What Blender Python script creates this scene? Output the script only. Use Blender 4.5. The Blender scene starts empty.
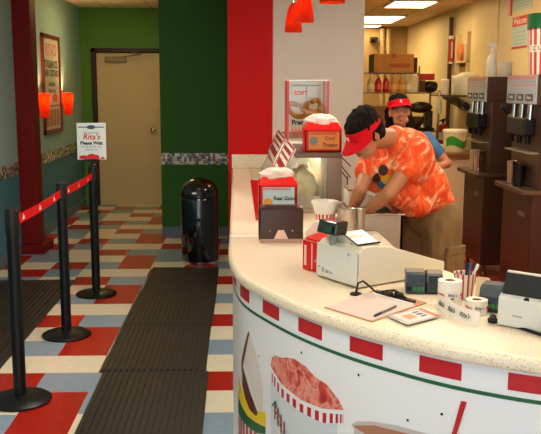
import bpy, bmesh, math, random
from mathutils import Vector, Matrix, noise
random.seed(4)
PI = math.pi
S = bpy.context.scene
COL = S.collection

# ------------------------------------------------------------------ materials
def lin(c):
    return tuple((x / 12.92 if x <= .04045 else ((x + .055) / 1.055) ** 2.4) for x in c)
def rgb(r, g, b):
    return lin((r / 255, g / 255, b / 255)) + (1,)
MATS = {}
def mat(name, col, rough=.5, metal=0, spec=.5, emis=0, ecol=None, trans=0, bump=None, var=None, coat=0):
    if name in MATS: return MATS[name]
    m = bpy.data.materials.new(name); m.use_nodes = True
    nt = m.node_tree; b = nt.nodes['Principled BSDF']
    b.inputs['Base Color'].default_value = col
    b.inputs['Roughness'].default_value = rough
    b.inputs['Metallic'].default_value = metal
    b.inputs['Specular IOR Level'].default_value = spec
    b.inputs['Coat Weight'].default_value = coat
    if trans: b.inputs['Transmission Weight'].default_value = trans
    if emis:
        b.inputs['Emission Color'].default_value = ecol or col
        b.inputs['Emission Strength'].default_value = emis
    if bump or var:
        tc = nt.nodes.new('ShaderNodeTexCoord')
        n = nt.nodes.new('ShaderNodeTexNoise')
        nt.links.new(tc.outputs['Object'], n.inputs['Vector'])
        n.inputs['Scale'].default_value = (bump or var)[0]
        n.inputs['Detail'].default_value = 4
        if bump:
            bp = nt.nodes.new('ShaderNodeBump'); bp.inputs['Strength'].default_value = bump[1]
            bp.inputs['Distance'].default_value = .01
            nt.links.new(n.outputs['Fac'], bp.inputs['Height'])
            nt.links.new(bp.outputs['Normal'], b.inputs['Normal'])
        if var:
            n2 = n if not bump else nt.nodes.new('ShaderNodeTexNoise')
            n2.inputs['Scale'].default_value = var[0]
            nt.links.new(tc.outputs['Object'], n2.inputs['Vector'])
            r = nt.nodes.new('ShaderNodeValToRGB')
            r.color_ramp.elements[0].position = .35; r.color_ramp.elements[1].position = .65
            r.color_ramp.elements[0].color = tuple(max(0, x * (1 - var[1])) for x in col[:3]) + (1,)
            r.color_ramp.elements[1].color = tuple(min(1, x * (1 + var[1])) for x in col[:3]) + (1,)
            nt.links.new(n2.outputs['Fac'], r.inputs['Fac'])
            nt.links.new(r.outputs['Color'], b.inputs['Base Color'])
    MATS[name] = m
    return m

def ramp_mat(name, kind, scale, stops, rough=.6, distort=0, constant=False, stretch=(1, 1, 1), bump=0):
    m = bpy.data.materials.new(name); m.use_nodes = True; MATS[name] = m
    nt = m.node_tree; b = nt.nodes['Principled BSDF']; b.inputs['Roughness'].default_value = rough
    tc = nt.nodes.new('ShaderNodeTexCoord'); mp = nt.nodes.new('ShaderNodeMapping')
    mp.inputs['Scale'].default_value = stretch
    nt.links.new(tc.outputs['Object'], mp.inputs['Vector'])
    if kind == 'noise':
        t = nt.nodes.new('ShaderNodeTexNoise'); t.inputs['Scale'].default_value = scale
        t.inputs['Detail'].default_value = 5; t.inputs['Distortion'].default_value = distort; out = t.outputs['Fac']
        nt.links.new(mp.outputs['Vector'], t.inputs['Vector'])
    elif kind == 'voronoi':
        t = nt.nodes.new('ShaderNodeTexVoronoi'); t.inputs['Scale'].default_value = scale
        nt.links.new(mp.outputs['Vector'], t.inputs['Vector'])
        s = nt.nodes.new('ShaderNodeSeparateColor'); nt.links.new(t.outputs['Color'], s.inputs['Color']); out = s.outputs['Red']
    elif kind == 'cells':       # square mosaic cells with random colour
        sc = nt.nodes.new('ShaderNodeVectorMath'); sc.operation = 'SCALE'; sc.inputs['Scale'].default_value = scale
        fl = nt.nodes.new('ShaderNodeVectorMath'); fl.operation = 'FLOOR'
        t = nt.nodes.new('ShaderNodeTexWhiteNoise')
        nt.links.new(mp.outputs['Vector'], sc.inputs[0]); nt.links.new(sc.outputs[0], fl.inputs[0]); nt.links.new(fl.outputs[0], t.inputs['Vector'])
        out = t.outputs['Value']
    elif kind == 'bands':
        t = nt.nodes.new('ShaderNodeTexWave'); t.inputs['Scale'].default_value = scale
        t.inputs['Distortion'].default_value = distort
        nt.links.new(mp.outputs['Vector'], t.inputs['Vector']); out = t.outputs['Fac']
    r = nt.nodes.new('ShaderNodeValToRGB')
    if constant: r.color_ramp.interpolation = 'CONSTANT'
    el = r.color_ramp.elements
    while len(el) < len(stops): el.new(.5)
    for e, (p, c) in zip(el, stops): e.position = p; e.color = c
    nt.links.new(out, r.inputs['Fac']); nt.links.new(r.outputs['Color'], b.inputs['Base Color'])
    if bump:
        bp = nt.nodes.new('ShaderNodeBump'); bp.inputs['Strength'].default_value = bump; bp.inputs['Distance'].default_value = .01
        nt.links.new(out, bp.inputs['Height']); nt.links.new(bp.outputs['Normal'], b.inputs['Normal'])
    return m

def glass_mat(name, col, alpha, rough=.02):
    m = bpy.data.materials.new(name); m.use_nodes = True; MATS[name] = m
    nt = m.node_tree; nt.nodes.remove(nt.nodes['Principled BSDF'])
    o = nt.nodes['Material Output']
    tr = nt.nodes.new('ShaderNodeBsdfTransparent'); tr.inputs['Color'].default_value = col
    g = nt.nodes.new('ShaderNodeBsdfGlossy'); g.inputs['Roughness'].default_value = rough
    f = nt.nodes.new('ShaderNodeFresnel'); f.inputs['IOR'].default_value = 1.45
    a = nt.nodes.new('ShaderNodeMath'); a.operation = 'MULTIPLY_ADD'; a.inputs[1].default_value = .6; a.inputs[2].default_value = alpha
    mx = nt.nodes.new('ShaderNodeMixShader')
    nt.links.new(f.outputs[0], a.inputs[0]); nt.links.new(a.outputs[0], mx.inputs[0])
    nt.links.new(tr.outputs[0], mx.inputs[1]); nt.links.new(g.outputs[0], mx.inputs[2]); nt.links.new(mx.outputs[0], o.inputs['Surface'])
    return m

def shade_mat(name, col, emis):
    m = bpy.data.materials.new(name); m.use_nodes = True; MATS[name] = m
    nt = m.node_tree; nt.nodes.remove(nt.nodes['Principled BSDF']); o = nt.nodes['Material Output']
    t = nt.nodes.new('ShaderNodeBsdfTranslucent'); t.inputs['Color'].default_value = col
    d = nt.nodes.new('ShaderNodeBsdfDiffuse'); d.inputs['Color'].default_value = col
    mx = nt.nodes.new('ShaderNodeMixShader'); mx.inputs[0].default_value = .5
    e = nt.nodes.new('ShaderNodeEmission'); e.inputs['Color'].default_value = col; e.inputs['Strength'].default_value = emis
    ad = nt.nodes.new('ShaderNodeAddShader')
    nt.links.new(t.outputs[0], mx.inputs[1]); nt.links.new(d.outputs[0], mx.inputs[2])
    nt.links.new(mx.outputs[0], ad.inputs[0]); nt.links.new(e.outputs[0], ad.inputs[1]); nt.links.new(ad.outputs[0], o.inputs['Surface'])
    return m

def stripe_mat(name, c1, c2, n, rough=.5, duty=.5):
    """vertical stripes around a round body: n stripes by angle about the object's own z axis"""
    m = bpy.data.materials.new(name); m.use_nodes = True; MATS[name] = m
    nt = m.node_tree; b = nt.nodes['Principled BSDF']; b.inputs['Roughness'].default_value = rough
    tc = nt.nodes.new('ShaderNodeTexCoord'); s = nt.nodes.new('ShaderNodeSeparateXYZ'); nt.links.new(tc.outputs['Object'], s.inputs[0])
    a = nt.nodes.new('ShaderNodeMath'); a.operation = 'ARCTAN2'; nt.links.new(s.outputs['Y'], a.inputs[0]); nt.links.new(s.outputs['X'], a.inputs[1])
    k = nt.nodes.new('ShaderNodeMath'); k.operation = 'MULTIPLY'; k.inputs[1].default_value = n / (2 * PI); nt.links.new(a.outputs[0], k.inputs[0])
    f = nt.nodes.new('ShaderNodeMath'); f.operation = 'FRACT'; nt.links.new(k.outputs[0], f.inputs[0])
    g = nt.nodes.new('ShaderNodeMath'); g.operation = 'GREATER_THAN'; g.inputs[1].default_value = duty; nt.links.new(f.outputs[0], g.inputs[0])
    mx = nt.nodes.new('ShaderNodeMix'); mx.data_type = 'RGBA'; mx.inputs['A'].default_value = c1; mx.inputs['B'].default_value = c2
    nt.links.new(g.outputs[0], mx.inputs['Factor']); nt.links.new(mx.outputs['Result'], b.inputs['Base Color'])
    return m

# ------------------------------------------------------------------ mesh builder
class MB:
    def __init__(s): s.v = []; s.f = []; s.m = []
    def add(s, vs, fs, mi=0):
        o = len(s.v); s.v += [Vector(v) for v in vs]
        for f in fs: s.f.append([i + o for i in f]); s.m.append(mi)
        return s
    def box(s, x0, x1, y0, y1, z0, z1, mi=0):
        return s.add([(x0, y0, z0), (x1, y0, z0), (x1, y1, z0), (x0, y1, z0), (x0, y0, z1), (x1, y0, z1), (x1, y1, z1), (x0, y1, z1)],
                     [(0, 3, 2, 1), (4, 5, 6, 7), (0, 1, 5, 4), (1, 2, 6, 5), (2, 3, 7, 6), (3, 0, 4, 7)], mi)
    def obox(s, c, size, R, mi=0):
        c = Vector(c); hx, hy, hz = [q / 2 for q in size]; k = len(s.v)
        s.box(-hx, hx, -hy, hy, -hz, hz, mi)
        for i in range(k, len(s.v)): s.v[i] = R @ s.v[i] + c
        return s
    def tube(s, pts, r, n=10, mi=0, caps=True):
        pts = [Vector(p) for p in pts]; rs = r if isinstance(r, (list, tuple)) else [r] * len(pts)
        rings = []; prev = None
        for i, p in enumerate(pts):
            d = (pts[min(i + 1, len(pts) - 1)] - pts[max(i - 1, 0)]).normalized()
            if prev is None:
                a = Vector((0, 0, 1)) if abs(d.z) < .9 else Vector((1, 0, 0))
                u = d.cross(a).normalized()
            else:
                u = (prev - d * prev.dot(d)).normalized()
            prev = u; w = d.cross(u)
            rings.append([p + (u * math.cos(2 * PI * k / n) + w * math.sin(2 * PI * k / n)) * rs[i] for k in range(n)])
        vs = [v for g in rings for v in g]; fs = []
        for i in range(len(rings) - 1):
            for k in range(n):
                a, b = i * n + k, i * n + (k + 1) % n
                fs.append((a, b, b + n, a + n))
        if caps: fs.append(tuple(range(n - 1, -1, -1))); fs.append(tuple(range((len(rings) - 1) * n, len(rings) * n)))
        return s.add(vs, fs, mi)
    def lathe(s, prof, c=(0, 0, 0), n=28, mi=0, R=None, flute=None):
        c = Vector(c); vs = []; fs = []
        for j, (r, z) in enumerate(prof):
            for k in range(n):
                a = 2 * PI * k / n; rr = max(r, .0004)
                if flute: rr *= 1 + flute * (k % 2) * (j / max(1, len(prof) - 1))
                p = Vector((rr * math.cos(a), rr * math.sin(a), z))
                vs.append((R @ p if R else p) + c)
        for j in range(len(prof) - 1):
            for k in range(n):
                a, b = j * n + k, j * n + (k + 1) % n
                fs.append((a, b, b + n, a + n))
        if prof[0][0] > .001 and not flute: pass
        return s.add(vs, fs, mi)
    def ell(s, c, r, R=None, nu=20, nv=12, mi=0):
        prof = [(math.sin(PI * i / nv), -math.cos(PI * i / nv)) for i in range(nv + 1)]
        k = len(s.v); s.lathe(prof, n=nu, mi=mi)
        c = Vector(c)
        for i in range(k, len(s.v)):
            p = s.v[i]; p = Vector((p.x * r[0], p.y * r[1], p.z * r[2])); s.v[i] = (R @ p if R else p) + c
        return s
    def prism(s, poly, z0, z1, mi=0):
        n = len(poly); vs = [(x, y, z0) for x, y in poly] + [(x, y, z1) for x, y in poly]
        fs = [tuple(range(n - 1, -1, -1)), tuple(range(n, 2 * n))] + [(i, (i + 1) % n, (i + 1) % n + n, i + n) for i in range(n)]
        return s.add(vs, fs, mi)
    def extr(s, poly, d, mi=0):        # planar 3-D polygon pushed along d
        n = len(poly); d = Vector(d); vs = [Vector(p) for p in poly] + [Vector(p) + d for p in poly]
        fs = [tuple(range(n - 1, -1, -1)), tuple(range(n, 2 * n))] + [(i, (i + 1) % n, (i + 1) % n + n, i + n) for i in range(n)]
        return s.add(vs, fs, mi)
    def text(s, body, size, O, X, Y, mi=0, align='CENTER', off=.001, extrude=.0006, shear=0, bold=0):
        """lettering laid on a plane: origin O, reading direction X, up Y"""
        cu = bpy.data.curves.new('lettering', 'FONT'); cu.body = body; cu.size = size; cu.align_x = align; cu.align_y = 'CENTER'
        cu.extrude = extrude; cu.resolution_u = 2; cu.shear = shear; cu.offset = bold
        ob = bpy.data.objects.new('lettering', cu); COL.objects.link(ob)
        dg = bpy.context.evaluated_depsgraph_get(); me = bpy.data.meshes.new_from_object(ob.evaluated_get(dg))
        X = Vector(X).normalized(); Y = Vector(Y).normalized(); Z = X.cross(Y); O = Vector(O) + Z * off
        s.add([O + X * v.co.x + Y * v.co.y + Z * v.co.z for v in me.vertices], [tuple(p.vertices) for p in me.polygons], mi)
        bpy.data.objects.remove(ob); bpy.data.curves.remove(cu); bpy.data.meshes.remove(me)
        return s
    def build(s, name, mats, parent=None, loc=None, smooth=False, bevel=0, seg=2, world=True, angle=40):
        """world=True: verts are in world space; they are moved into the parent's (or loc's) frame"""
        base = Vector((0, 0, 0))
        if world and parent is not None:
            p = parent
            while p is not None: base += p.location; p = p.parent
        if loc is not None and parent is None and world: base = Vector(loc)
        me = bpy.data.meshes.new(name)
        me.from_pydata([tuple(v - base) for v in s.v], [], s.f)
        for m in (mats if isinstance(mats, (list, tuple)) else [mats]): me.materials.append(m)
        me.polygons.foreach_set('material_index', s.m)
        me.validate(); me.update()
        bm = bmesh.new(); bm.from_mesh(me); bmesh.ops.recalc_face_normals(bm, faces=bm.faces); bm.to_mesh(me); bm.free()
        o = bpy.data.objects.new(name, me); COL.objects.link(o)
        if parent: o.parent = parent
        elif loc is not None: o.location = loc
        if smooth:
            me.polygons.foreach_set('use_smooth', [True] * len(me.polygons))
            try:
                me.set_sharp_from_angle(angle=math.radians(angle))
            except Exception: pass
        if bevel:
            b = o.modifiers.new('bevel', 'BEVEL'); b.width = bevel; b.segments = seg; b.limit_method = 'ANGLE'; b.angle_limit = math.radians(50)
        return o

def tag(o, label=None, cat=None, group=None, kind=None):
    if label: o['label'] = label
    if cat: o['category'] = cat
    if group: o['group'] = group
    if kind: o['kind'] = kind
    return o
def thing(name, label, cat, loc=(0, 0, 0), group=None):
    o = bpy.data.objects.new(name, None); COL.objects.link(o); o.location = loc; o.empty_display_size = .05
    return tag(o, label, cat, group)
def copy_thing(src, loc, label):
    c = src.copy(); COL.objects.link(c); c.location = loc; c['label'] = label
    for ch in list(src.children):
        d = ch.copy(); COL.objects.link(d); d.parent = c
        for g in list(ch.children):
            e = g.copy(); COL.objects.link(e); e.parent = d
    return c
def struct(mb, name, mats, label=None, **k):
    o = mb.build(name, mats, **k); o['kind'] = 'structure'
    if label: o['label'] = label
    return o
def rot(ax, a): return Matrix.Rotation(a, 3, ax)

# ------------------------------------------------------------------ camera
f, pitch, yaw, roll, H = 810., .158, .0362, .0032, 1.644
fw = Vector((math.sin(yaw) * math.cos(pitch), math.cos(yaw) * math.cos(pitch), -math.sin(pitch)))
r0 = Vector((math.cos(yaw), -math.sin(yaw), 0)); u0 = r0.cross(fw)
rr_ = r0 * math.cos(roll) + u0 * math.sin(roll); uu_ = -r0 * math.sin(roll) + u0 * math.cos(roll)
cam = bpy.data.cameras.new('camera'); co = bpy.data.objects.new('camera', cam); COL.objects.link(co)
co.matrix_world = Matrix(((rr_.x, uu_.x, -fw.x, 0), (rr_.y, uu_.y, -fw.y, 0), (rr_.z, uu_.z, -fw.z, H), (0, 0, 0, 1)))
cam.sensor_width = 36; cam.lens = f / 541 * 36; cam.clip_start = .05
S.camera = co

# ------------------------------------------------------------------ palette
def cells_bump(): pass
white_paint = mat('white wall paint', rgb(226, 219, 204), .6, bump=(60, .05))
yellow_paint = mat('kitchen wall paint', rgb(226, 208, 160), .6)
red_paint = mat('red wall paint', rgb(205, 10, 5), .6, spec=.2, bump=(40, .05))
green_paint = mat('green wall paint', rgb(46, 104, 32), .6, spec=.25, bump=(50, .05))
olive_paint = mat('light green wall paint', rgb(84, 140, 30), .6, bump=(50, .05))
blue_paint = mat('pale blue green wall paint', rgb(156, 192, 186), .6, bump=(50, .05))
teal_paint = mat('teal wall paint', rgb(72, 132, 152), .6, bump=(50, .05))
dkred_paint = mat('deep red column paint', rgb(118, 6, 5), .5, spec=.25)
mosaic = ramp_mat('mosaic tile', 'cells', 38, [(0, rgb(70, 78, 74)), (.2, rgb(176, 176, 150)), (.45, rgb(120, 138, 130)), (.65, rgb(126, 88, 66)), (.78, rgb(220, 216, 196))], .25, constant=True)
base_blue = mat('blue grey cove base', rgb(96, 122, 134), .5)
t_red = mat('red floor tile', rgb(172, 30, 18), .24, var=(30, .06), spec=.5)
t_white = mat('cream floor tile', rgb(232, 222, 196), .24, var=(30, .03), spec=.5)
t_blue = mat('blue floor tile', rgb(138, 160, 178), .24, var=(30, .05), spec=.5)
quarry = mat('red quarry tile', rgb(170, 50, 36), .3, var=(12, .12))
steel = mat('brushed stainless steel', rgb(190, 180, 166), .32, .75, bump=(180, .03))
dsteel = mat('dark stainless steel', rgb(112, 90, 74), .36, .75)
machine_m = mat('dark brown machine steel', rgb(84, 54, 40), .35, .55)
machine_side = mat('brown machine side panel', rgb(74, 50, 36), .4, .3)
chrome = mat('chrome', rgb(215, 212, 205), .08, 1)
black_pl = mat('black plastic', rgb(15, 14, 14), .38, spec=.35)
black_gl = mat('glossy black enamel', rgb(10, 10, 10), .06, spec=.6, coat=.5)
black_post = mat('black powder coat', rgb(12, 12, 13), .38, spec=.35)
rubber = mat('black rubber', rgb(47, 42, 34), .5, spec=.35)
red_pl = mat('red plastic', rgb(208, 20, 12), .35, spec=.3)
red_fab = mat('red fabric', rgb(204, 12, 26), .8, spec=.15)
belt_m = mat('red belt webbing', rgb(216, 12, 10), .7, spec=.2)
wht_pl = mat('white plastic', rgb(236, 232, 222), .35)
cream_pl = mat('cream register plastic', rgb(222, 212, 188), .4)
grey_pl = mat('pale grey register plastic', rgb(214, 214, 206), .4)
paper = mat('white paper', rgb(240, 236, 228), .8)
pinkpaper = mat('pale pink paper', rgb(236, 212, 200), .8)
teal_pl = mat('dark teal plastic', rgb(46, 64, 74), .3)
green_led = mat('green connector', rgb(40, 130, 56), .4)
brown_pl = mat('dark brown plastic', rgb(58, 30, 20), .28)
clip_wood = mat('tan hardboard', rgb(198, 140, 84), .6)
dk_brown = mat('dark brown door frame', rgb(52, 26, 20), .5)
door_m = mat('beige door paint', rgb(212, 194, 142), .5)
brass = mat('brass', rgb(200, 160, 90), .2, 1)
cardboard = mat('cardboard', rgb(198, 136, 66), .8, var=(14, .08))
wire_m = mat('zinc wire', rgb(150, 140, 120), .35, .9)
lamp_white = mat('lit ceiling diffuser', rgb(255, 244, 224), .5, emis=9, ecol=rgb(255, 243, 226))
lamp_warm = mat('lit kitchen diffuser', rgb(255, 244, 224), .5, emis=8, ecol=rgb(255, 218, 160))
bulb_m = mat('lit bulb', rgb(255, 230, 190), .5, emis=12, ecol=rgb(255, 214, 150))
green_pr = mat('printed green', rgb(22, 96, 56), .35)
red_pr = mat('printed red', rgb(190, 26, 34), .35)
wht_pr = mat('printed white laminate', rgb(236, 238, 240), .3)
yellow_pr = mat('printed yellow', rgb(240, 206, 40), .35)
brown_pr = mat('printed brown', rgb(96, 48, 30), .35)
pale_pr = mat('printed pale blue', rgb(208, 220, 224), .35)
tan_pr = mat('printed tan', rgb(176, 120, 96), .35)
ink = mat('black ink', rgb(30, 30, 36), .5)
red_ink = mat('red ink', rgb(206, 30, 40), .5)
blue_ink = mat('blue ink', rgb(60, 76, 130), .5)
teal_ink = mat('green ink', rgb(70, 140, 120), .5)
orange_pr = mat('printed orange', rgb(216, 136, 56), .5)
sky_pr = mat('printed light blue', rgb(178, 206, 216), .5)
ice_pr = ramp_mat('printed strawberry ice', 'noise', 17, [(.30, rgb(170, 36, 34)), (.42, rgb(206, 76, 64)), (.5, rgb(228, 132, 116)), (.56, rgb(232, 160, 140)), (.63, rgb(206, 84, 62)), (.72, rgb(226, 176, 130))], .4, distort=.8)
solid_top = ramp_mat('speckled cream solid surface', 'noise', 170, [(.0, rgb(150, 112, 72)), (.33, rgb(196, 160, 116)), (.42, rgb(240, 226, 198)), (.62, rgb(243, 231, 206)), (.70, rgb(250, 243, 230))], .28)
tiedye = None
skin_m = mat('tan skin', rgb(176, 116, 78), .5)
skin_w = mat('warm skin', rgb(192, 126, 88), .5)
hair_m = mat('black hair', rgb(24, 15, 12), .75, spec=.12, bump=(120, .9))
khaki = mat('khaki cotton', rgb(132, 106, 66), .85, var=(9, .12), bump=(26, .35))
blue_tee = mat('blue cotton', rgb(60, 112, 150), .85, var=(12, .2))
shoe_m = mat('black shoe leather', rgb(30, 28, 28), .5)
eye_w = mat('eye white', rgb(190, 180, 170), .4)
eye_d = mat('dark iris', rgb(30, 18, 12), .2)
lip_m = mat('lip', rgb(160, 74, 66), .5)
glass = glass_mat('clear glass', (.95, .97, .95, 1), .01)
acrylic = glass_mat('clear acrylic', (.95, .96, .94, 1), .02, .05)

# ceiling tile
ceil_m = bpy.data.materials.new('ceiling tile'); ceil_m.use_nodes = True
nt = ceil_m.node_tree; bs = nt.nodes['Principled BSDF']; bs.inputs['Roughness'].default_value = .8
tc = nt.nodes.new('ShaderNodeTexCoord'); br = nt.nodes.new('ShaderNodeTexBrick'); br.offset = 0
br.inputs['Color1'].default_value = rgb(226, 208, 172); br.inputs['Color2'].default_value = rgb(220, 202, 166); br.inputs['Mortar'].default_value = rgb(190, 174, 142)
br.inputs['Scale'].default_value = 1; br.inputs['Brick Width'].default_value = .61; br.inputs['Row Height'].default_value = 1.22; br.inputs['Mortar Size'].default_value = .012
nt.links.new(tc.outputs['Object'], br.inputs['Vector']); nt.links.new(br.outputs['Color'], bs.inputs['Base Color'])

# ------------------------------------------------------------------ floor (checker of 12 inch tiles)
T = .3048; XA = -.8379; YA = 6.9986
PAT = {3: 'RWBW', 0: 'BRRW', 1: 'BBWR', 2: 'WWRB'}
XL, XR, YF, YB = -2.20, 2.95, -1.2, 14.9
fl = MB()
g0, g1 = math.floor((XL - XA) / T), math.ceil((XR - XA) / T)
h0, h1 = math.floor((YA - YB) / T), math.ceil((YA - YF) / T)
G = {}
for i in range(g0, g1 + 1):
    for j in range(h0, h1 + 1):
        G[i, j] = len(fl.v); fl.v.append(Vector((XA + i * T, YA - j * T, 0)))
for i in range(g0, g1):
    for j in range(h0, h1):
        c = PAT[(i + 1) % 4][j % 4]
        mi = {'R': 0, 'W': 1, 'B': 2}[c]
        if XA + i * T > .05 and YA - j * T > 2.6: mi = 3
        fl.f.append([G[i, j], G[i + 1, j], G[i + 1, j + 1], G[i, j + 1]]); fl.m.append(mi)
struct(fl, 'floor', [t_red, t_white, t_blue, quarry])
CZ = 2.72
struct(MB().box(XL - .12, XR + .12, YF, YB + .1, CZ, CZ + .08), 'ceiling', ceil_m)

# ------------------------------------------------------------------ walls
w = MB().box(XL - .12, XL, YF, 11.55, .86, CZ, 0).box(XL - .12, XL, YF, 11.55, 0, .86, 1)
struct(w, 'wall_left', [blue_paint, teal_paint])
struct(MB().box(XL, XL + .008, YF, 8.03, .80, .92).box(XL, XL + .008, 8.30, 11.43, .80, .92), 'trim_1', mosaic)
struct(MB().box(XL, XL + .012, YF, 8.03, 0, .1).box(XL, XL + .012, 8.30, 11.43, 0, .1), 'baseboard_left', base_blue)
# red pilaster on the left wall
pil = MB().box(XL, -2.025, 8.05, 8.28, .09, CZ).box(XL, -1.96, 7.98, 8.40, 0, .09)
struct(pil, 'wall_pilaster', dkred_paint, bevel=.008)
# corridor end wall with door
DY = 11.43
struct(MB().box(XL, -2.06, DY, DY + .12, 0, CZ).box(-1.04, -.88, DY, DY + .12, 0, CZ).box(-2.06, -1.04, DY, DY + .12, 2.178, CZ), 'wall_back', olive_paint)
dr = thing('door_1', 'beige service door at the end of the corridor', 'door', (-1.55, DY, 0)); dr['kind'] = 'structure'
fr = MB().box(-2.06, -2.0, DY - .03, DY + .1, 0, 2.178).box(-1.10, -1.04, DY - .03, DY + .1, 0, 2.178).box(-2.06, -1.04, DY - .03, DY + .1, 2.12, 2.178)
fr.build('door_frame', dk_brown, dr, bevel=.005)
struct(MB().box(XL, -.88, DY + .12, DY + .16, 0, CZ), 'light_block_behind_door', olive_paint)  # unseen slab, added to stop outside light leaking under the door
dl = MB().box(-1.995, -1.105, DY + .01, DY + .055, .0, 2.115).build('door_leaf', door_m, dr, bevel=.004)
MB().box(-1.87, -1.58, DY - .05, DY + .01, 1.99, 2.06).build('door_closer', mat('closer metal', rgb(150, 130, 100), .4, .6), dr, bevel=.01)
MB().tube([(-1.66, DY - .055, 2.05), (-1.36, DY - .14, 2.09)], .008).tube([(-1.36, DY - .14, 2.09), (-1.5, DY - .035, 2.13)], .008).build('closer_arm', mat('closer metal', rgb(150, 130, 100)), dr)
kb = MB().lathe([(.034, 0), (.034, .008), (.012, .012), (.012, .03), (.028, .04), (.031, .055), (.022, .07), (0, .073)], (-1.235, DY + .01, 1.06), R=rot('X', PI / 2))
kb.build('door_knob', brass, dr, smooth=True)
# core block: dark green face, white face over the counter, red face
YG = 8.977
core = MB()
core.box(-.887, 1.135, YG, 14.6, 0, CZ, 0)
struct(core, 'wall_core', green_paint)
struct(MB().box(.29, 1.135, 7.6, YG, 0, CZ), 'wall_front', white_paint)
struct(MB().box(-.123, .29, 7.575, YG, 0, CZ), 'wall_column', red_paint)
struct(MB().box(-.887, -.123, YG - .01, YG, .805, .93), 'trim_2', mosaic)
struct(MB().box(-.887, -.123, YG - .014, YG, 0, .105), 'baseboard_center', base_blue)
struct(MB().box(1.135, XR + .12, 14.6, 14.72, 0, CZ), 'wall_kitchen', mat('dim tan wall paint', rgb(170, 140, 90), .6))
struct(MB().box(XR, XR + .12, YF, 14.6, 0, CZ), 'wall_right', yellow_paint)
# a shallow yellow wall panel that stands proud of the right wall, and the pale wall by the machines
struct(MB().box(XR - .05, XR, 9.3, 10.35, .0, CZ), 'trim_3', mat('wall board', rgb(232, 212, 160), .5))
struct(MB().box(XR - .045, XR, 4.0, 9.25, .0, CZ), 'trim_4', mat('pale wall board', rgb(222, 206, 170), .5))
# glazed shopfront behind the viewer: mullions only, daylight comes through it
shop = MB()
for x in (-2.2, -.5, 1.2, 2.9): shop.box(x - .04, x + .04, YF - .06, YF, 0, CZ)
shop.box(XL, XR, YF - .06, YF, 2.4, CZ).box(XL, XR, YF - .06, YF, 0, .25)
struct(shop, 'window_1', black_pl)

# ------------------------------------------------------------------ ceiling lights
def troffer(x0, x1, y0, y1, m, label, group):
    c = ((x0 + x1) / 2, (y0 + y1) / 2, CZ)
    t = thing('ceiling_light', label, 'ceiling light', c, group)
    fr = MB()
    for a in ((x0 - .02, x0 + .015, y0 - .02, y1 + .02), (x1 - .015, x1 + .02, y0 - .02, y1 + .02), (x0, x1, y0 - .02, y0 + .015), (x0, x1, y1 - .015, y1 + .02)):
        fr.box(*a, CZ - .022, CZ - .002)
    fr.build('frame', wht_pl, t)
    MB().box(x0 + .015, x1 - .015, y0 + .015, y1 - .015, CZ - .014, CZ - .004).build('diffuser', m, t)
    return t
troffer(1.89, 2.44, 10.2, 11.0, lamp_warm, 'largest lit ceiling panel, nearest one over the kitchen', 'kitchen ceiling lights')
troffer(1.84, 2.46, 12.29, 13.58, lamp_warm, 'lit ceiling panel second from the top edge over the kitchen', 'kitchen ceiling lights')
troffer(1.75, 2.40, 14.0, 14.5, lamp_warm, 'smallest lit ceiling panel deepest in the kitchen by the pale wall corner', 'kitchen ceiling lights')
HID = []
for x0, y0, m in ((1.55, 7.4, lamp_warm), (1.25, 4.6, lamp_white), (1.55, 2.2, lamp_white), (-.75, 4.3, lamp_white), (-.9, 1.2, lamp_white)):
    HID.append(troffer(x0, x0 + .6, y0, y0 + 1.2, m, 'lit ceiling panel above the serving area', 'ceiling lights over the shop floor'))
troffer(-1.75, -1.15, 9.5, 10.1, mat('dim corridor diffuser', rgb(255, 240, 210), .5, emis=7, ecol=rgb(255, 216, 150)), 'lit ceiling panel above the corridor by the beige door', 'corridor light')

# ------------------------------------------------------------------ counter
OUT = [(-.092, 7.60), (-.075, 6.0), (-.065, 4.6), (-.062, 4.05), (-.061, 3.68), (-.048, 3.44), (-.010, 3.20), (.08, 2.965), (.202, 2.725), (.342, 2.525), (.484, 2.37), (.582, 2.28), (.68, 2.21), (.833, 2.125), (1.1, 2.02), (1.5, 1.93), (2.1, 1.87)]
def crom(P, n=8):
    P = [Vector(p) for p in P]; P = [2 * P[0] - P[1]] + P + [2 * P[-1] - P[-2]]; o = []
    for i in range(1, len(P) - 2):
        a, b, c, d = P[i - 1:i + 3]
        for k in range(n):
            t = k / n
            o.append(.5 * (2 * b + (c - a) * t + (2 * a - 5 * b + 4 * c - d) * t * t + (3 * b - a - 3 * c + d) * t ** 3))
    o.append(P[-2]); return o
CV = crom(OUT)
def offs(C, d):
    o = []
    for i in range(len(C)):
        t = (C[min(i + 1, len(C) - 1)] - C[max(i - 1, 0)]).normalized()
        o.append(C[i] + Vector((-t.y, t.x)) * d)
    return o
PAN = offs(CV, .02); SS = [0]
for i in range(1, len(PAN)): SS.append(SS[-1] + (PAN[i] - PAN[i - 1]).length)
def panel(s, z, off=0):
    s = min(max(s, 0), SS[-1] - 1e-6)
    for i in range(len(SS) - 1):
        if SS[i + 1] > s: break
    t = (s - SS[i]) / (SS[i + 1] - SS[i]); p = PAN[i].lerp(PAN[i + 1], t)
    a = (PAN[i + 1] - PAN[i - 1 if i else 0]).normalized(); b = (PAN[min(i + 2, len(PAN) - 1)] - PAN[i]).normalized()
    d = a.lerp(b, t); n = Vector((d.y, -d.x))
    p = p + n * off
    return (p.x, p.y, z)
def interp(P, s):
    if s <= P[0][0]: return P[0][1]
    for (a, za), (b, zb) in zip(P, P[1:]):
        if s <= b: return za + (zb - za) * (s - a) / max(1e-9, b - a)
    return P[-1][1]
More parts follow.
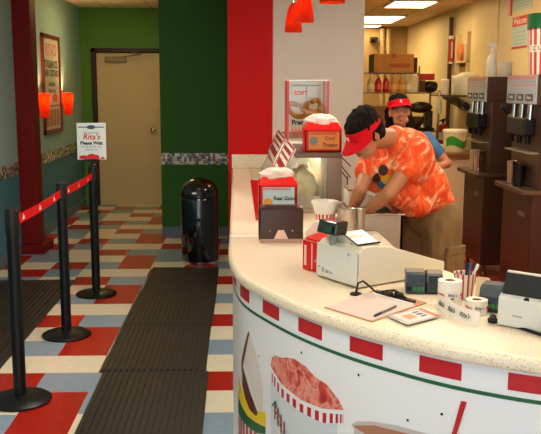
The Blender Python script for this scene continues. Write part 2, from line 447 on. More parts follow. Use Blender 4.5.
def strip(mb, up, lo, off, mi=0, ds=.012):
    s0 = max(up[0][0], lo[0][0]); s1 = min(up[-1][0], lo[-1][0]); n = max(1, int((s1 - s0) / ds) + 1); vs = []
    for k in range(n + 1):
        s = s0 + (s1 - s0) * k / n
        vs += [panel(s, interp(lo, s), off), panel(s, interp(up, s), off)]
    mb.add(vs, [(2 * k, 2 * k + 2, 2 * k + 3, 2 * k + 1) for k in range(n)], mi)
def rect(mb, s0, s1, z0, z1, off, mi): strip(mb, [(s0, z1), (s1, z1)], [(s0, z0), (s1, z0)], off, mi, .03)

INNER = [(2.1, 2.30), (1.6, 2.42), (1.2, 2.56), (1.02, 2.76), (.93, 2.98), (.87, 3.22), (.80, 3.42), (.755, 3.6), (.735, 3.8), (.73, 4.0), (.725, 4.20), (.55, 4.22), (.55, 4.74), (.66, 4.76), (.66, 7.575)]
poly = [(p.x, p.y) for p in CV] + INNER
poly[0] = (poly[0][0], 7.575)
cm = (.3, 3.4, 0)
counter = thing('counter', 'white curved serving counter with red checked band and frozen dessert pictures', 'counter', cm)
fp = MB()
ns = 240
rect(fp, 0, SS[-1] - .01, 0.0, .853, 0, 0)
k = -16
while 4.606 + .272 * k < SS[-1] - .15:
    s = 4.606 + .272 * k
    if s > .02: rect(fp, s, s + .137, .794, .846, .0012, 1)
    k += 1
rect(fp, .02, SS[-1] - .02, .764, .776, .0014, 2)
for s, z in ((5.192, .723), (5.388, .627), (5.503, .678), (4.569, .608), (5.02, .12), (4.9, .72)):
    rect(fp, s - .004, s + .004, z - .004, z + .004, .002, 3)
fp.build('front_panel', [wht_pr, red_pr, green_pr, black_pl], counter)
ins = offs(CV, .045); cp = [(p.x, p.y) for p in ins] + [(x - (.03 if x < 1 else 0), y - (.03 if x >= .9 else 0)) for x, y in INNER]
cp[0] = (cp[0][0], 7.57); cp[-1] = (cp[-1][0], 7.57)
MB().prism(cp, 0, .85).build('carcass', mat('cream laminate', rgb(216, 200, 168), .5), counter)
# pictures printed on the panel
pr = MB()
rim_lo = [(4.678, .590), (4.764, .548), (4.896, .533), (5.026, .543), (5.134, .572)]
rim_up = [(4.678, .612), (4.74, .64), (4.9, .655), (5.05, .63), (5.134, .590)]
ice_up = [(4.678, .607), (4.690, .640), (4.715, .655), (4.762, .66), (4.81, .675), (4.856, .684), (4.928, .677), (4.983, .655), (5.044, .648), (5.101, .614), (5.134, .578)]
ice_lo = [(4.678, .600), (4.764, .560), (4.896, .545), (5.026, .555), (5.134, .576)]
band_lo = [(4.679, .548), (4.764, .51), (4.896, .498), (5.027, .502), (5.132, .537)]
strip(pr, band_lo, [(4.679, .12), (4.76, .095), (4.9, .085), (5.03, .095), (5.10, .12)], .0018, 0)
strip(pr, rim_lo, band_lo, .002, 1)
n = 15
for k in range(n):                                  # red teeth of the cup's rim
    a = PI - PI * (k + .22) / n; b = PI - PI * (k + .72) / n
    s0 = 4.906 + .222 * math.cos(a); s1 = 4.906 + .222 * math.cos(b)
    strip(pr, [(s0, interp(rim_lo, s0) - .003), (s1, interp(rim_lo, s1) - .003)], [(s0, interp(band_lo, s0) + .001), (s1, interp(band_lo, s1) + .001)], .0026, 2)
strip(pr, [(a, z + .012) for a, z in rim_lo], rim_lo, .0024, 1)
strip(pr, ice_up, ice_lo, .0022, 3)
pr.build('printed_fruit_ice_cup', [pale_pr, wht_pr, red_pr, ice_pr], counter)
lg = MB()
def panel_text(mb, body, size, s, z, ang, mi, off):
    a = Vector(panel(s, z, off)); b = Vector(panel(s + .02, z, off)); X = (b - a).normalized(); Y = Vector((0, 0, 1))
    X2 = X * math.cos(ang) + Y * math.sin(ang); Y2 = -X * math.sin(ang) + Y * math.cos(ang)
    k0 = len(mb.v); mb.text(body, size, a, X2, Y2, mi, extrude=0)
for q in range(4):
    s = 4.712 + q * .024; z = .478 - q * .018
    rect(lg, s, s + .011, z - .075, z - .002, .0035, 0)
panel_text(lg, "Rita's", .062, 4.757, .425, -.75, 1, .0065)
lg.build('printed_logo', [red_pr, green_pr], counter)
co_ = MB()
strip(co_, [(4.33, .42), (4.361, .521), (4.407, .601), (4.44, .655), (4.471, .687), (4.493, .665), (4.533, .623), (4.577, .56), (4.605, .48), (4.605, .40)],
      [(4.33, .38), (4.40, .355), (4.5, .35), (4.58, .37), (4.605, .40)], .0018, 0)
strip(co_, [(4.36, .521), (4.407, .598), (4.44, .645), (4.468, .686), (4.475, .67)], [(4.36, .47), (4.407, .54), (4.44, .60), (4.468, .66), (4.475, .668)], .0024, 1)
strip(co_, [(4.375, .505), (4.42, .48), (4.48, .43), (4.545, .385), (4.56, .375)], [(4.375, .42), (4.42, .38), (4.48, .352), (4.545, .35), (4.56, .365)], .0024, 1)
strip(co_, [(4.40, .54), (4.46, .50), (4.52, .43), (4.57, .385)], [(4.40, .52), (4.46, .472), (4.52, .405), (4.57, .375)], .0028, 3)
strip(co_, [(4.285, .43), (4.33, .41), (4.394, .392), (4.447, .365), (4.513, .36), (4.58, .385), (4.634, .40)], [(4.285, .34), (4.35, .325), (4.447, .315), (4.55, .325), (4.634, .34)], .002, 2)
strip(co_, [(4.275, .335), (4.35, .325), (4.447, .315), (4.55, .325), (4.634, .34)], [(4.275, .262), (4.35, .262), (4.447, .27), (4.55, .282), (4.634, .31)], .0022, 4)
for q in range(7):
    s = 4.29 + .047 * q; rect(co_, s, s + .024, .10, .258 + q * .004, .002, 5)
co_.build('printed_soft_serve', [mat('printed vanilla', rgb(226, 220, 212), .4), brown_pr, yellow_pr, wht_pr, green_pr, red_pr], counter)
sm = MB()
strip(sm, [(5.166, .545), (5.19, .563), (5.25, .582), (5.35, .598), (5.45, .603), (5.56, .596), (5.63, .58), (5.66, .56)], [(5.166, .54), (5.19, .525), (5.3, .51), (5.41, .505), (5.55, .515), (5.66, .55)], .0016, 1)
strip(sm, [(5.178, .545), (5.26, .572), (5.41, .586), (5.56, .576), (5.648, .552)], [(5.178, .54), (5.26, .525), (5.41, .518), (5.56, .528), (5.648, .55)], .0022, 0)
strip(sm, [(5.178, .54), (5.26, .524), (5.41, .517), (5.56, .527), (5.648, .55)], [(5.178, .50), (5.24, .1), (5.58, .1), (5.648, .51)], .0018, 1)
strip(sm, [(5.532, .60), (5.562, .7345), (5.579, .7345)], [(5.532, .595), (5.546, .60), (5.579, .732)], .003, 2, .003)
sm.build('printed_smoothie_cup', [tan_pr, mat('printed cup grey', rgb(196, 190, 186), .35), red_pr], counter)

top = MB().prism(poly, .853, .90)
ct = top.build('countertop', solid_top, loc=(.3, 3.4, .853), bevel=.02, seg=4)
tag(ct, 'cream speckled curved countertop spanning the whole serving counter', 'countertop')
bs_ = MB().box(-.09, .285, 7.55, 7.574, .9, 1.03).build('backsplash', solid_top, ct, bevel=.006)
MB().prism([(-.058, 4.045), (.10, 4.06), (.10, 4.082), (-.058, 4.067)], .8995, .9012).build('joint', paper, ct)

# ------------------------------------------------------------------ stanchions, belts, sign
PX = [(-1.175, 4.14), (-1.174, 5.29), (-1.167, 6.38)]
def stanchion(x, y, label, group):
    t = thing('queue_post', label, 'queue post', (x, y, 0), group)
    MB().lathe([(0, 0), (.155, 0), (.162, .004), (.162, .012), (.15, .02), (.09, .034), (.04, .042), (.0, .043)], (x, y, 0), n=40).build('base', black_post, t, smooth=True)
    MB().lathe([(.033, .04), (.033, .90), (0, .90)], (x, y, 0)).build('pole', black_post, t, smooth=True)
    MB().lathe([(0, .895), (.037, .895), (.037, 1.02), (.034, 1.03), (0, 1.03)], (x, y, 0)).build('belt_head', black_pl, t, smooth=True)
    return t
st = stanchion(*PX[0], 'black queue post nearest the camera, at the left edge', 'queue posts')
copy_thing(st, (*PX[1], 0), 'middle black queue post of the belt line')
copy_thing(st, (*PX[2], 0), 'farthest black queue post, the one holding up the paper sign')
def belt(a, b, label):
    a = Vector((*a, .962)); b = Vector((*b, .962)); d = (b - a).normalized(); a += d * .036; b -= d * .036; n = 12
    mb = MB(); vs = []
    for i in range(n + 1):
        t = i / n; p = a.lerp(b, t); p.z -= .035 * 4 * t * (1 - t) * .3
        for q, zz in ((-.0012, -.026), (.0012, -.026), (.0012, .026), (-.0012, .026)): vs.append(p + Vector((q, 0, zz)))
    fs = [(0, 1, 2, 3), tuple(4 * n + i for i in (3, 2, 1, 0))]
    for i in range(n):
        for q in range(4): fs.append((4 * i + q, 4 * i + 4 + q, 4 * i + 4 + (q + 1) % 4, 4 * i + (q + 1) % 4))
    mb.add(vs, fs, 0)
    for i in range(3):
        t = (i + .5) / 3; p = a.lerp(b, t); p.z -= .035 * 4 * t * (1 - t) * .3
        for sx in (-.0018, .0018):
            mb.add([p + Vector((sx, -.026, -.014)), p + Vector((sx, .026, -.014)), p + Vector((sx, .012, .002)), p + Vector((sx, 0, .018)), p + Vector((sx, -.012, .002))], [(0, 1, 2, 3, 4)], 1)
    o = mb.build('queue_belt', [belt_m, paper], loc=tuple((a + b) / 2))
    tag(o, label, 'belt', 'red queue belts')
belt(PX[0], PX[1], 'red belt stretched between the nearest and middle queue posts')
belt(PX[1], PX[2], 'red belt stretched between the middle and farthest queue posts')
sx, sy = PX[2]
sg = thing('queue_sign', 'white paper sign standing on the farthest queue post', 'sign', (sx, sy, 1.03))
MB().lathe([(0, 1.031), (.03, 1.031), (.03, 1.045), (.012, 1.05), (.012, 1.09), (0, 1.09)], (sx, sy, 0)).box(sx - .06, sx + .06, sy - .012, sy + .012, 1.07, 1.09).build('bracket', black_pl, sg, smooth=True)
y0 = sy - .012
MB().box(sx - .112, sx + .112, y0, y0 + .012, 1.085, 1.372).build('board', mat('sign paper', rgb(222, 232, 228), .5), sg, bevel=.002)
tx = MB()
tx.text('Welcome to', .024, (sx, y0, 1.296), (1, 0, 0), (0, 0, 1), 3)
tx.text("Rita's", .062, (sx, y0, 1.263), (1, 0, 0), (0, 0, 1), 1, shear=.2, bold=.001)
tx.text('Please Wait', .036, (sx, y0, 1.215), (1, 0, 0), (0, 0, 1), 0, bold=.0015)
tx.text('in this line for the', .021, (sx, y0, 1.188), (1, 0, 0), (0, 0, 1), 2)
tx.text('next server', .021, (sx, y0, 1.166), (1, 0, 0), (0, 0, 1), 2)
tx.extr([(sx - .1, y0 - .001, 1.335), (sx + .1, y0 - .001, 1.335), (sx + .1, y0 - .001, 1.343), (sx - .1, y0 - .001, 1.343)], (0, -.0004, 0), 2)
tx.extr([(sx - .035 * math.cos(q * PI / 8), y0 - .0012, 1.339 + .016 * math.sin(q * PI / 8)) for q in range(16)], (0, -.0005, 0), 2)
for cx_, cz_, w_, h_ in ((-.06, 1.105, .04, .016), (.0, 1.108, .04, .024), (.03, 1.105, .03, .02), (.085, 1.1, .015, .008)):
    tx.extr([(sx + cx_ + w_ * math.cos(q * PI / 8), y0 - .001 - cx_ * .003, max(1.09, cz_ + h_ * math.sin(q * PI / 8))) for q in range(16)], (0, -.0004, 0), 1)
tx.build('lettering', [ink, red_ink, blue_ink, teal_ink], sg)

# ------------------------------------------------------------------ floor mats (ribbed rubber)
def ribbed(x0, x1, y0, y1, name, label, group, skew=0, pitch_=.034):
    mb = MB(); mb.box(x0, x1, y0, y1, .001, .007)
    n = int((x1 - x0 - .02) / pitch_)
    for i in range(n):
        x = x0 + .012 + i * pitch_
        mb.box(x, x + .016, y0 + .012, y1 - .012, .007, .0135)
    k = len(mb.v)
    o = mb.build(name, rubber, loc=((x0 + x1) / 2, (y0 + y1) / 2, 0), bevel=0)
    if skew: o.rotation_euler.z = skew
    return tag(o, label, 'floor mat', group)
ys = [7.335, 6.476, 5.49, 4.553, 3.62]
labs = ['farthest ribbed black rubber mat of the row, in front of the bin', 'second ribbed black rubber mat from the bin in the row beside the counter',
        'third ribbed black rubber mat from the bin in the row beside the counter', 'nearest ribbed black rubber mat of the row beside the counter']
for i in range(4):
    ribbed((-.817, -.832, -.830, -.805)[i], (-.207, -.205, -.212, -.192)[i], ys[i + 1] + .004, ys[i] - .004, 'rubber_mat', labs[i], 'rubber mats beside the counter', (.004, -.004, .003, .006)[i])
ribbed(-2.17, -1.425, 4.3, 6.86, 'runner_mat', 'wide ribbed black runner mat along the left wall behind the queue posts', None, .0, .04)

# ------------------------------------------------------------------ bin
bx, by = -.392, 7.52
tb = thing('trash_can', 'glossy black dome-topped waste bin against the green wall', 'bin', (bx, by, 0))
MB().lathe([(.172, .045), (.176, .06), (.176, .62), (.170, .64), (.163, .645)], (bx, by, 0), n=48).build('body', black_gl, tb, smooth=True)
MB().lathe([(.173, .64), (.178, .645), (.178, .665), (.172, .70), (.150, .755), (.11, .795), (.06, .815), (0, .82)], (bx, by, 0), n=48).build('dome_lid', black_gl, tb, smooth=True)
MB().lathe([(0, 0), (.165, 0), (.168, .004), (.168, .04), (.175, .047), (.16, .05)], (bx, by, 0), n=48).build('base_ring', chrome, tb, smooth=True)
fl_ = MB()
for a0 in range(9):
    pass
an = [-PI / 2 + q * .09 for q in range(-4, 5)]
vs = [(bx + .181 * math.cos(a) * k, by + .181 * math.sin(a) * k, z) for z, k in ((.66, 1), (.735, .93)) for a in an]
fl_.add(vs, [(i, i + 1, i + 10, i + 9) for i in range(8)]).build('flap_door', mat('black flap', rgb(14, 14, 14), .12), tb, smooth=True)
MB().box(bx - .055, bx - .02, by - .182, by - .172, .685, .70).build('flap_label', paper, tb)

# ------------------------------------------------------------------ left wall: poster, sconces
ps = thing('wall_poster', 'tall framed shop poster with red frame on the pale left wall', 'poster', (XL, 9.8, 1.12))
q = MB()
for a in ((9.38, 9.43, 1.12, 2.235), (10.19, 10.24, 1.12, 2.235)): q.box(XL + .001, XL + .03, a[0], a[1], a[2], a[3])
q.box(XL + .001, XL + .03, 9.38, 10.24, 1.12, 1.165).box(XL + .001, XL + .03, 9.38, 10.24, 2.19, 2.235)
q.build('frame', mat('red brown frame', rgb(120, 34, 20), .4), ps, bevel=.004)
MB().box(XL + .001, XL + .014, 9.43, 10.19, 1.165, 2.19).build('print', mat('poster paper', rgb(206, 206, 186), .6), ps)
q = MB(); xp = XL + .014
def ptxt(b_, s_, y_, z_, mi, bold=0): q.text(b_, s_, (xp, y_, z_), (0, 1, 0), (0, 0, 1), mi, bold=bold)
ptxt("RITA'S", .19, 9.81, 2.06, 2, .004)
ptxt('ITALIAN ICE', .115, 9.81, 1.90, 0, .004); ptxt('AND CUSTARD', .105, 9.81, 1.80, 0, .003)
ptxt('Small Batch', .075, 9.81, 1.68, 0); ptxt('Made Fresh', .075, 9.81, 1.6, 0)
q.extr([(xp, 9.43, 1.425), (xp, 10.19, 1.425), (xp, 10.19, 1.44), (xp, 9.43, 1.44)], (.001, 0, 0), 1)
q.extr([(xp, 9.95 + .14 * math.cos(a * PI / 8), 1.52 + .05 * math.sin(a * PI / 8)) for a in range(16)], (.001, 0, 0), 2)
for j in range(4): q.extr([(xp, 9.48 + .17 * j, 1.2), (xp, 9.62 + .17 * j, 1.2), (xp, 9.62 + .17 * j, 1.39), (xp, 9.48 + .17 * j, 1.39)], (.001, 0, 0), 3)
q.build('lettering', [mat('poster ink', rgb(70, 62, 54), .6), mat('red brown frame', rgb(120, 34, 20)), mat('faded red ink', rgb(206, 120, 100), .6), mat('poster brown', rgb(176, 130, 100), .6)], ps)
ps.location.y -= .24
sconce_shade = shade_mat('orange red sconce shade', (.50, .055, .010, 1), .06)
def sconce(y, label):
    x = XL + .085; z0 = 1.318
    t = thing('wall_lamp', label, 'wall lamp', (XL, y, z0), 'wall lamps beside the poster')
    MB().lathe([(.048, z0), (.060, z0 + .26)], (x, y, 0), n=32).lathe([(.057, z0 + .26), (.045, z0)], (x, y, 0), n=32).build('shade', sconce_shade, t, smooth=True)
    MB().box(XL + .001, XL + .02, y - .035, y + .035, z0 + .08, z0 + .2).tube([(XL + .02, y, z0 + .13), (x, y, z0 + .10)], .008).build('bracket', brass, t)
    MB().ell((x, y, z0 + .14), (.018, .018, .026)).build('bulb', bulb_m, t, smooth=True)
    l = bpy.data.lights.new('lamp', 'POINT'); l.energy = 14; l.color = (1, .66, .32); l.shadow_soft_size = .03
    lo = bpy.data.objects.new('lamp', l); COL.objects.link(lo); lo.location = (x, y, z0 + .2)
sconce(8.88, 'glowing orange-red wall lamp left of the framed poster')
sconce(10.08, 'glowing orange-red wall lamp right of the framed poster')

# ------------------------------------------------------------------ pendants
pend_shade = shade_mat('red pendant shade', (.42, .030, .007, 1), .06)
def pendant(x, y, z0, label):
    t = thing('pendant_lamp', label, 'pendant lamp', (x, y, z0), 'red pendant lamps over the counter')
    pf = [(.064, 0), (.062, .03), (.056, .09), (.044, .15), (.03, .19), (.016, .21)]
    MB().lathe([(r, z0 + z) for r, z in pf] + [(r - .003, z0 + z) for r, z in reversed(pf)], (x, y, 0), n=32).build('shade', pend_shade, t, smooth=True)
    MB().lathe([(0, z0 + .205), (.017, z0 + .205), (.017, z0 + .25), (.005, z0 + .262), (0, z0 + .262)], (x, y, 0)).build('cap', chrome, t, smooth=True)
    MB().tube([(x, y, z0 + .26), (x, y, CZ - .02)], .0025).build('cord', black_pl, t)
    MB().lathe([(0, CZ - .03), (.05, CZ - .025), (.055, CZ - .001), (0, CZ - .001)], (x, y, 0)).build('canopy', chrome, t, smooth=True)
    MB().ell((x, y, z0 + .075), (.03, .03, .04)).build('bulb', bulb_m, t, smooth=True)
    l = bpy.data.lights.new('lamp', 'POINT'); l.energy = 12; l.color = (1, .74, .42); l.shadow_soft_size = .03
    lo = bpy.data.objects.new('lamp', l); COL.objects.link(lo); lo.location = (x, y, z0 + .09)
pendant(.385, 6.1, 2.05, 'lowest looking red pendant lamp, leftmost of the three')
pendant(.397, 5.25, 2.055, 'red pendant lamp in the middle, overlapping the leftmost one')
pendant(.455, 4.15, 2.064, 'red pendant lamp cut off by the top edge, rightmost of the three')

# ------------------------------------------------------------------ display case on the counter
CB = (.4, 6.0, .9)
case = thing('display_case', 'slanted glass display case of steel with frozen desserts, standing on the counter', 'display case', CB)
Y0, Y1 = 4.80, 7.20; ZB, ZT = .9, 1.263
BLx, TLx, RX = .17, .33, .60
MB().box(BLx, RX, Y0, Y1, ZB, ZB + .03).build('base_frame', steel, case, bevel=.004)
MB().box(TLx - .01, RX, Y0, Y1, ZT - .03, ZT).build('top_panel', dsteel, case, bevel=.004)
def slant_post(y, wd):
    m = MB().extr([(BLx, y, ZB + .03), (BLx + wd, y, ZB + .03), (TLx + wd - .01, y, ZT - .03), (TLx - .01, y, ZT - .03)], (0, .02, 0))
    return m.build('slanted_post', steel, case)
slant_post(Y0, .02); slant_post((Y0 + Y1) / 2, .02); slant_post(Y1 - .02, .02)
MB().box(.512, RX, Y0, Y0 + .03, ZB + .03, ZT - .03).build('corner_post', mat('warm brushed steel', rgb(150, 132, 112), .35, .8), case)
MB().box(.55, RX, Y1 - .03, Y1, ZB + .03, ZT - .03).build('corner_post', steel, case)
MB().extr([(BLx + .02, Y0 + .008, ZB + .03), (.512, Y0 + .008, ZB + .03), (.512, Y0 + .008, ZT - .03), (TLx + .01, Y0 + .008, ZT - .03)], (0, .005, 0)).build('end_glass', glass, case)
MB().extr([(BLx + .005, Y0 + .02, ZB + .03), (TLx - .005, Y0 + .02, ZT - .03), (TLx - .005, Y1 - .02, ZT - .03), (BLx + .005, Y1 - .02, ZB + .03)], (.005, 0, .002)).build('slanted_glass', glass, case)
MB().box(RX - .012, RX - .004, Y0 + .03, Y1 - .03, ZB + .03, ZB + .12).build('rear_rail', steel, case)
MB().tube([(.47, Y0 + .3, ZT - .040), (.47, Y1 - .06, ZT - .040)], .008, 8).build('added_fill_tube', mat('added case fill glow', rgb(255, 250, 230), .5, emis=14, ecol=rgb(255, 240, 206)), case)  # glowing tube added under the top to brighten the desserts
icecols = [rgb(238, 228, 180), rgb(236, 196, 180), rgb(206, 226, 190), rgb(244, 238, 214), rgb(234, 176, 160), rgb(232, 224, 150), rgb(196, 214, 196), rgb(240, 232, 206)]
icenames = ['pale yellow', 'pale pink', 'pale mint green', 'cream white', 'salmon pink', 'lemon yellow', 'grey green', 'ivory']
def lumpy(c, r, seed, amp=.25, nu=26, nv=14, sc=2.2):
    m = MB().ell((0, 0, 0), (1, 1, 1), nu=nu, nv=nv); o = MB()
    vs = [Vector((v.x * r[0], v.y * r[1], v.z * r[2])) * (1 + amp * noise.noise(v * sc + Vector((seed * 7.1, seed * 3.3, 1)))) + Vector(c) for v in m.v]
    return o.add(vs, m.f)
MB().box(.500, .508, Y0 + .04, Y1 - .04, ZB + .031, ZT - .032).box(TLx, .508, Y1 - .04, Y1 - .035, ZB + .031, ZT - .032).box(BLx + .02, .508, Y0 + .03, Y1 - .03, ZB + .0302, ZB + .032).build('white_liner', wht_pl, case)
kk = 0
wp = thing('ice_pan', 'wide white pan heaped with pale mixed frozen dessert, nearest in the glass case', 'dessert pan', (.345, 4.955, .9325), 'dessert pans in the glass case')
MB().box(.215, .475, 4.84, 5.07, .9325, .937).box(.215, .219, 4.84, 5.07, .937, 1.0).box(.471, .475, 4.84, 5.07, .937, 1.0).box(.219, .471, 4.84, 4.844, .937, 1.0).box(.219, .471, 5.066, 5.07, .937, 1.0).build('pan', wht_pl, wp)
lumpy((.360, 4.955, 1.01), (.115, .105, .16), 2, .22, sc=1.9).build('frozen_dessert', ramp_mat('mixed pale dessert', 'noise', 9, [(.3, rgb(206, 222, 180)), (.45, rgb(246, 240, 206)), (.55, rgb(238, 228, 168)), (.62, rgb(240, 206, 190)), (.72, rgb(250, 246, 232))], .5, distort=1.2), wp, smooth=True)
for j in range(3):
    for i in range(2):
        cx, cy = .285 + .135 * i, 5.24 + .29 * j
        pan = thing('ice_pan', 'white pan of %s frozen dessert inside the glass case' % icenames[kk], 'dessert pan', (cx, cy, .9325), 'dessert pans in the glass case')
        q = MB(); a, b = .062, .125
        q.box(cx - a, cx + a, cy - b, cy + b, .9325, .937)
        for bx0 in ((cx - a, cx - a + .004, cy - b, cy + b), (cx + a - .004, cx + a, cy - b, cy + b), (cx - a, cx + a, cy - b, cy - b + .004), (cx - a, cx + a, cy + b - .004, cy + b)):
            q.box(*bx0, .936, 1.03)
        q.build('pan', wht_pl, pan)
        lumpy((cx, cy, 1.02), (.064, .120, (.10 if i == 0 else .13) if j < 1 else .06), kk, .3).build('frozen_dessert', mat('dessert ' + icenames[kk], icecols[kk], .6, bump=(60, .3)), pan, smooth=True)
        kk += 1
# flavour signs resting on the slanted glass
def flavor_sign(ya, yb, label):
    d = Vector((TLx - BLx, 0, ZT - ZB - .03)).normalized(); nrm = Vector((-d.z, 0, d.x)); o_ = Vector((BLx, 0, ZB + .03)) + nrm * .008
    L0, L1 = .17, .385
    c = o_ + d * L0
    t = thing('flavor_sign', label, 'sign', (c.x, (ya + yb) / 2, c.z), 'flavour signs on the glass case')
    def P(y, l, e=0): p = o_ + d * l + nrm * e; return (p.x, y, p.z)
    MB().extr([P(ya, L0), P(yb, L0), P(yb, L1), P(ya, L1)], nrm * .008).build('board', paper, t)
    q = MB(); W = yb - ya
    for (a, b, l0, l1) in ((0, 1, .93, 1), (0, 1, 0, .05), (0, .05, 0, 1), (.95, 1, 0, 1), (.1, .9, .2, .42), (.1, .9, .55, .62), (.1, .9, .72, .84)):
        y_0, y_1 = ya + a * W, ya + b * W; z0, z1 = L0 + (L1 - L0) * l0, L0 + (L1 - L0) * l1
        q.extr([P(y_0, z0, .008), P(y_1, z0, .008), P(y_1, z1, .008), P(y_0, z1, .008)], nrm * .001)
    q.build('red_border', mat('deep red ink', rgb(176, 26, 36), .5), t)
flavor_sign(4.86, 5.78, 'nearer red and white flavour sign on the slanted glass')
flavor_sign(5.92, 7.12, 'farther red and white flavour sign on the slanted glass by the red wall')

# ------------------------------------------------------------------ pretzel box on the case
px0, px1, py0, py1, pz = .315, .605, 5.62, 5.92, ZT
pb = thing('pretzel_case', 'tall clear pretzel box standing on the glass display case', 'pretzel display', ((px0 + px1) / 2, (py0 + py1) / 2, pz))
MB().box(px0, px1, py0, py1, pz, pz + .02).box(px0, px1, py0, py1, pz + .43, pz + .438).build('shelf_frame', wht_pl, pb)
for x, y in ((px0, py0), (px1 - .014, py0), (px0, py1 - .014), (px1 - .014, py1 - .014)):
    MB().box(x, x + .014, y, y + .014, pz + .02, pz + .43).build('corner_strip', mat('rose red plastic', rgb(196, 74, 70), .4), pb)
q = MB().box(px0 + .02, px1 - .02, py0 + .004, py0 + .008, pz + .02, pz + .43).box(px0 + .02, px1 - .02, py1 - .008, py1 - .004, pz + .02, pz + .43)
q.box(px0 + .004, px0 + .008, py0 + .02, py1 - .02, pz + .02, pz + .43).box(px1 - .008, px1 - .004, py0 + .02, py1 - .02, pz + .02, pz + .43)
q.build('clear_panel', acrylic, pb)
MB().tube([(px0 + .05, (py0 + py1) / 2, pz + .40), (px1 - .05, (py0 + py1) / 2, pz + .40)], .005).tube([((px0 + px1) / 2, (py0 + py1) / 2, pz + .02), ((px0 + px1) / 2, (py0 + py1) / 2, pz + .40)], .006).build('hanging_rod', steel, pb)
q = MB()
q.text("Pretzels", .045, (px0 + .105, py0, pz + .145), (1, 0, 0), (0, 0, 1), 0, bold=.002)
q.text("SOFT", .04, ((px0 + px1) / 2 - .05, py0, pz + .345), (1, 0, 0), (0, 0, 1), 1, bold=.001)
for i in range(7): q.box(px0 + .035 + .022 * i, px0 + .046 + .022 * i, py0 + .001, py0 + .003, pz + .045, pz + .10, 1)
q.build('lettering', [ink, mat('rose red plastic', rgb(196, 74, 70))], pb)
def pretzel(cx, cy, cz, sc, tilt, label):
    pts = []
    for i in range(57):
        t = i / 56; a = -PI * .5 + (t - .5) * 2 * PI * 1.32
        r = 1.0 if abs(t - .5) < .3 else 1.0 - (abs(t - .5) - .3) * 3.2
        pts.append(Vector((math.sin((t - .5) * 2 * PI * .86) * 1.15 * (1 if abs(t - .5) < .33 else 1 - (abs(t - .5) - .33) * 3.6), .12 * math.sin(t * 9), -math.cos((t - .5) * 2 * PI * .86) * .9 + (max(0, abs(t - .5) - .33) * -3.4))))
    R = rot('Y', tilt) @ rot('Z', .5)
    pts = [R @ (p * sc) + Vector((cx, cy, cz)) for p in pts]
    o = MB().tube(pts, sc * .26, 12).build('pretzel', mat('baked pretzel crust', rgb(196, 128, 56), .4, var=(30, .35)), loc=(cx, cy, cz), smooth=True)
    return tag(o, label, 'pretzel', 'pretzels in the clear box')
pretzel(px0 + .085, (py0 + py1) / 2 - .09, pz + .245, .066, .25, 'brown soft pretzel hanging on the left in the clear box')
pretzel(px0 + .175, (py0 + py1) / 2 - .07, pz + .265, .066, -.35, 'brown soft pretzel hanging on the right in the clear box')
pretzel(px0 + .21, (py0 + py1) / 2 + .05, pz + .2, .055, .1, 'small pretzel hanging behind the two front ones in the clear box')

# ------------------------------------------------------------------ napkin boxes
def napkin_box(cx, y, z, wd, dp, h, label, face, words, nm):
    t = thing('napkin_box', label, 'napkin box', (cx, y + dp / 2, z))
    x0, x1 = cx - wd / 2, cx + wd / 2
    q = MB().box(x0, x1, y, y + dp, z, z + .012).box(x0, x0 + .012, y, y + dp, z, z + h).box(x1 - .012, x1, y, y + dp, z, z + h).box(x0, x1, y + dp - .012, y + dp, z, z + h).box(x0, x1, y, y + .012, z, z + h)
    q.build('box', red_pl, t, bevel=.004)
    # sloping red rim
    R0 = .005; zz = z + h
    q = MB().add([(x0 - R0, y - R0, zz), (x1 + R0, y - R0, zz), (x1 + R0, y + dp + R0, zz), (x0 - R0, y + dp + R0, zz),
                  (x0 + .02, y + .05, zz + .042), (x1 - .02, y + .05, zz + .042), (x1 - .02, y + dp - .03, zz + .042), (x0 + .02, y + dp - .03, zz + .042)],
                 [(0, 1, 5, 4), (1, 2, 6, 5), (2, 3, 7, 6), (3, 0, 4, 7), (3, 2, 1, 0), (4, 5, 6, 7)])
    q.build('sloping_rim', red_pl, t)
    MB().box(x0 + .022, x1 - .016, y - .003, y - .0005, z + .018, z + h - .012).build('sign_face', face, t)
    q = MB()
    q.text(words[0], .030, (cx + wd * .17, y - .003, z + h * .62), (1, 0, 0), (0, 0, 1), 0, bold=.001, shear=.15)
    q.text(words[1], .034, (cx + wd * .17, y - .003, z + h * .32), (1, 0, 0), (0, 0, 1), 0, bold=.001, shear=.15)
    nb = int((wd - .05) / .012)
    for i in range(nb): q.box(x0 + .026 + .012 * i, x0 + .032 + .012 * i, y - .0042, y - .003, z + h - .03, z + h - .014, 1)
    q.build('lettering', [ink if nm else mat('brown ink', rgb(140, 60, 30), .5), red_ink], t)
    MB().lathe([(.0, -.0006), (.026, -.0006), (.026, .0006), (0, .0006)], (cx - wd * .26, y - .0042, z + h * .5), R=rot('X', PI / 2)).build('badge', mat('badge ink', rgb(214, 150, 60), .5) if nm else mat('grey badge ink', rgb(120, 130, 120), .5), t)
    lumpy((cx - .005, y + dp * .55, zz + .042), (wd * .47, dp * .36, .05), 3 + nm, .28, sc=2.6).build('napkins', pinkpaper, t, smooth=True)
    return t
napkin_box(.208, 4.56, .9, .218, .19, .20, 'red napkin box with pale blue sign, on the counter behind the brown dispenser', sky_pr, ('Real Good', 'Stuff'), 1)
napkin_box(.492, 4.86, ZT, .222, .2, .135, 'red napkin box with orange sign, on top of the glass display case', orange_pr, ('Cool', 'Treats'), 0)
rc = MB().extr([(.080, 4.56, .9005), (.094, 4.535, .9005), (.094, 4.535, 1.13), (.050, 4.56, 1.13)], (.0, .006, 0)).build('red_card', red_pl, loc=(.08, 4.55, .9005))
tag(rc, 'plain red card standing at the left side of the blue-signed napkin box', 'card')

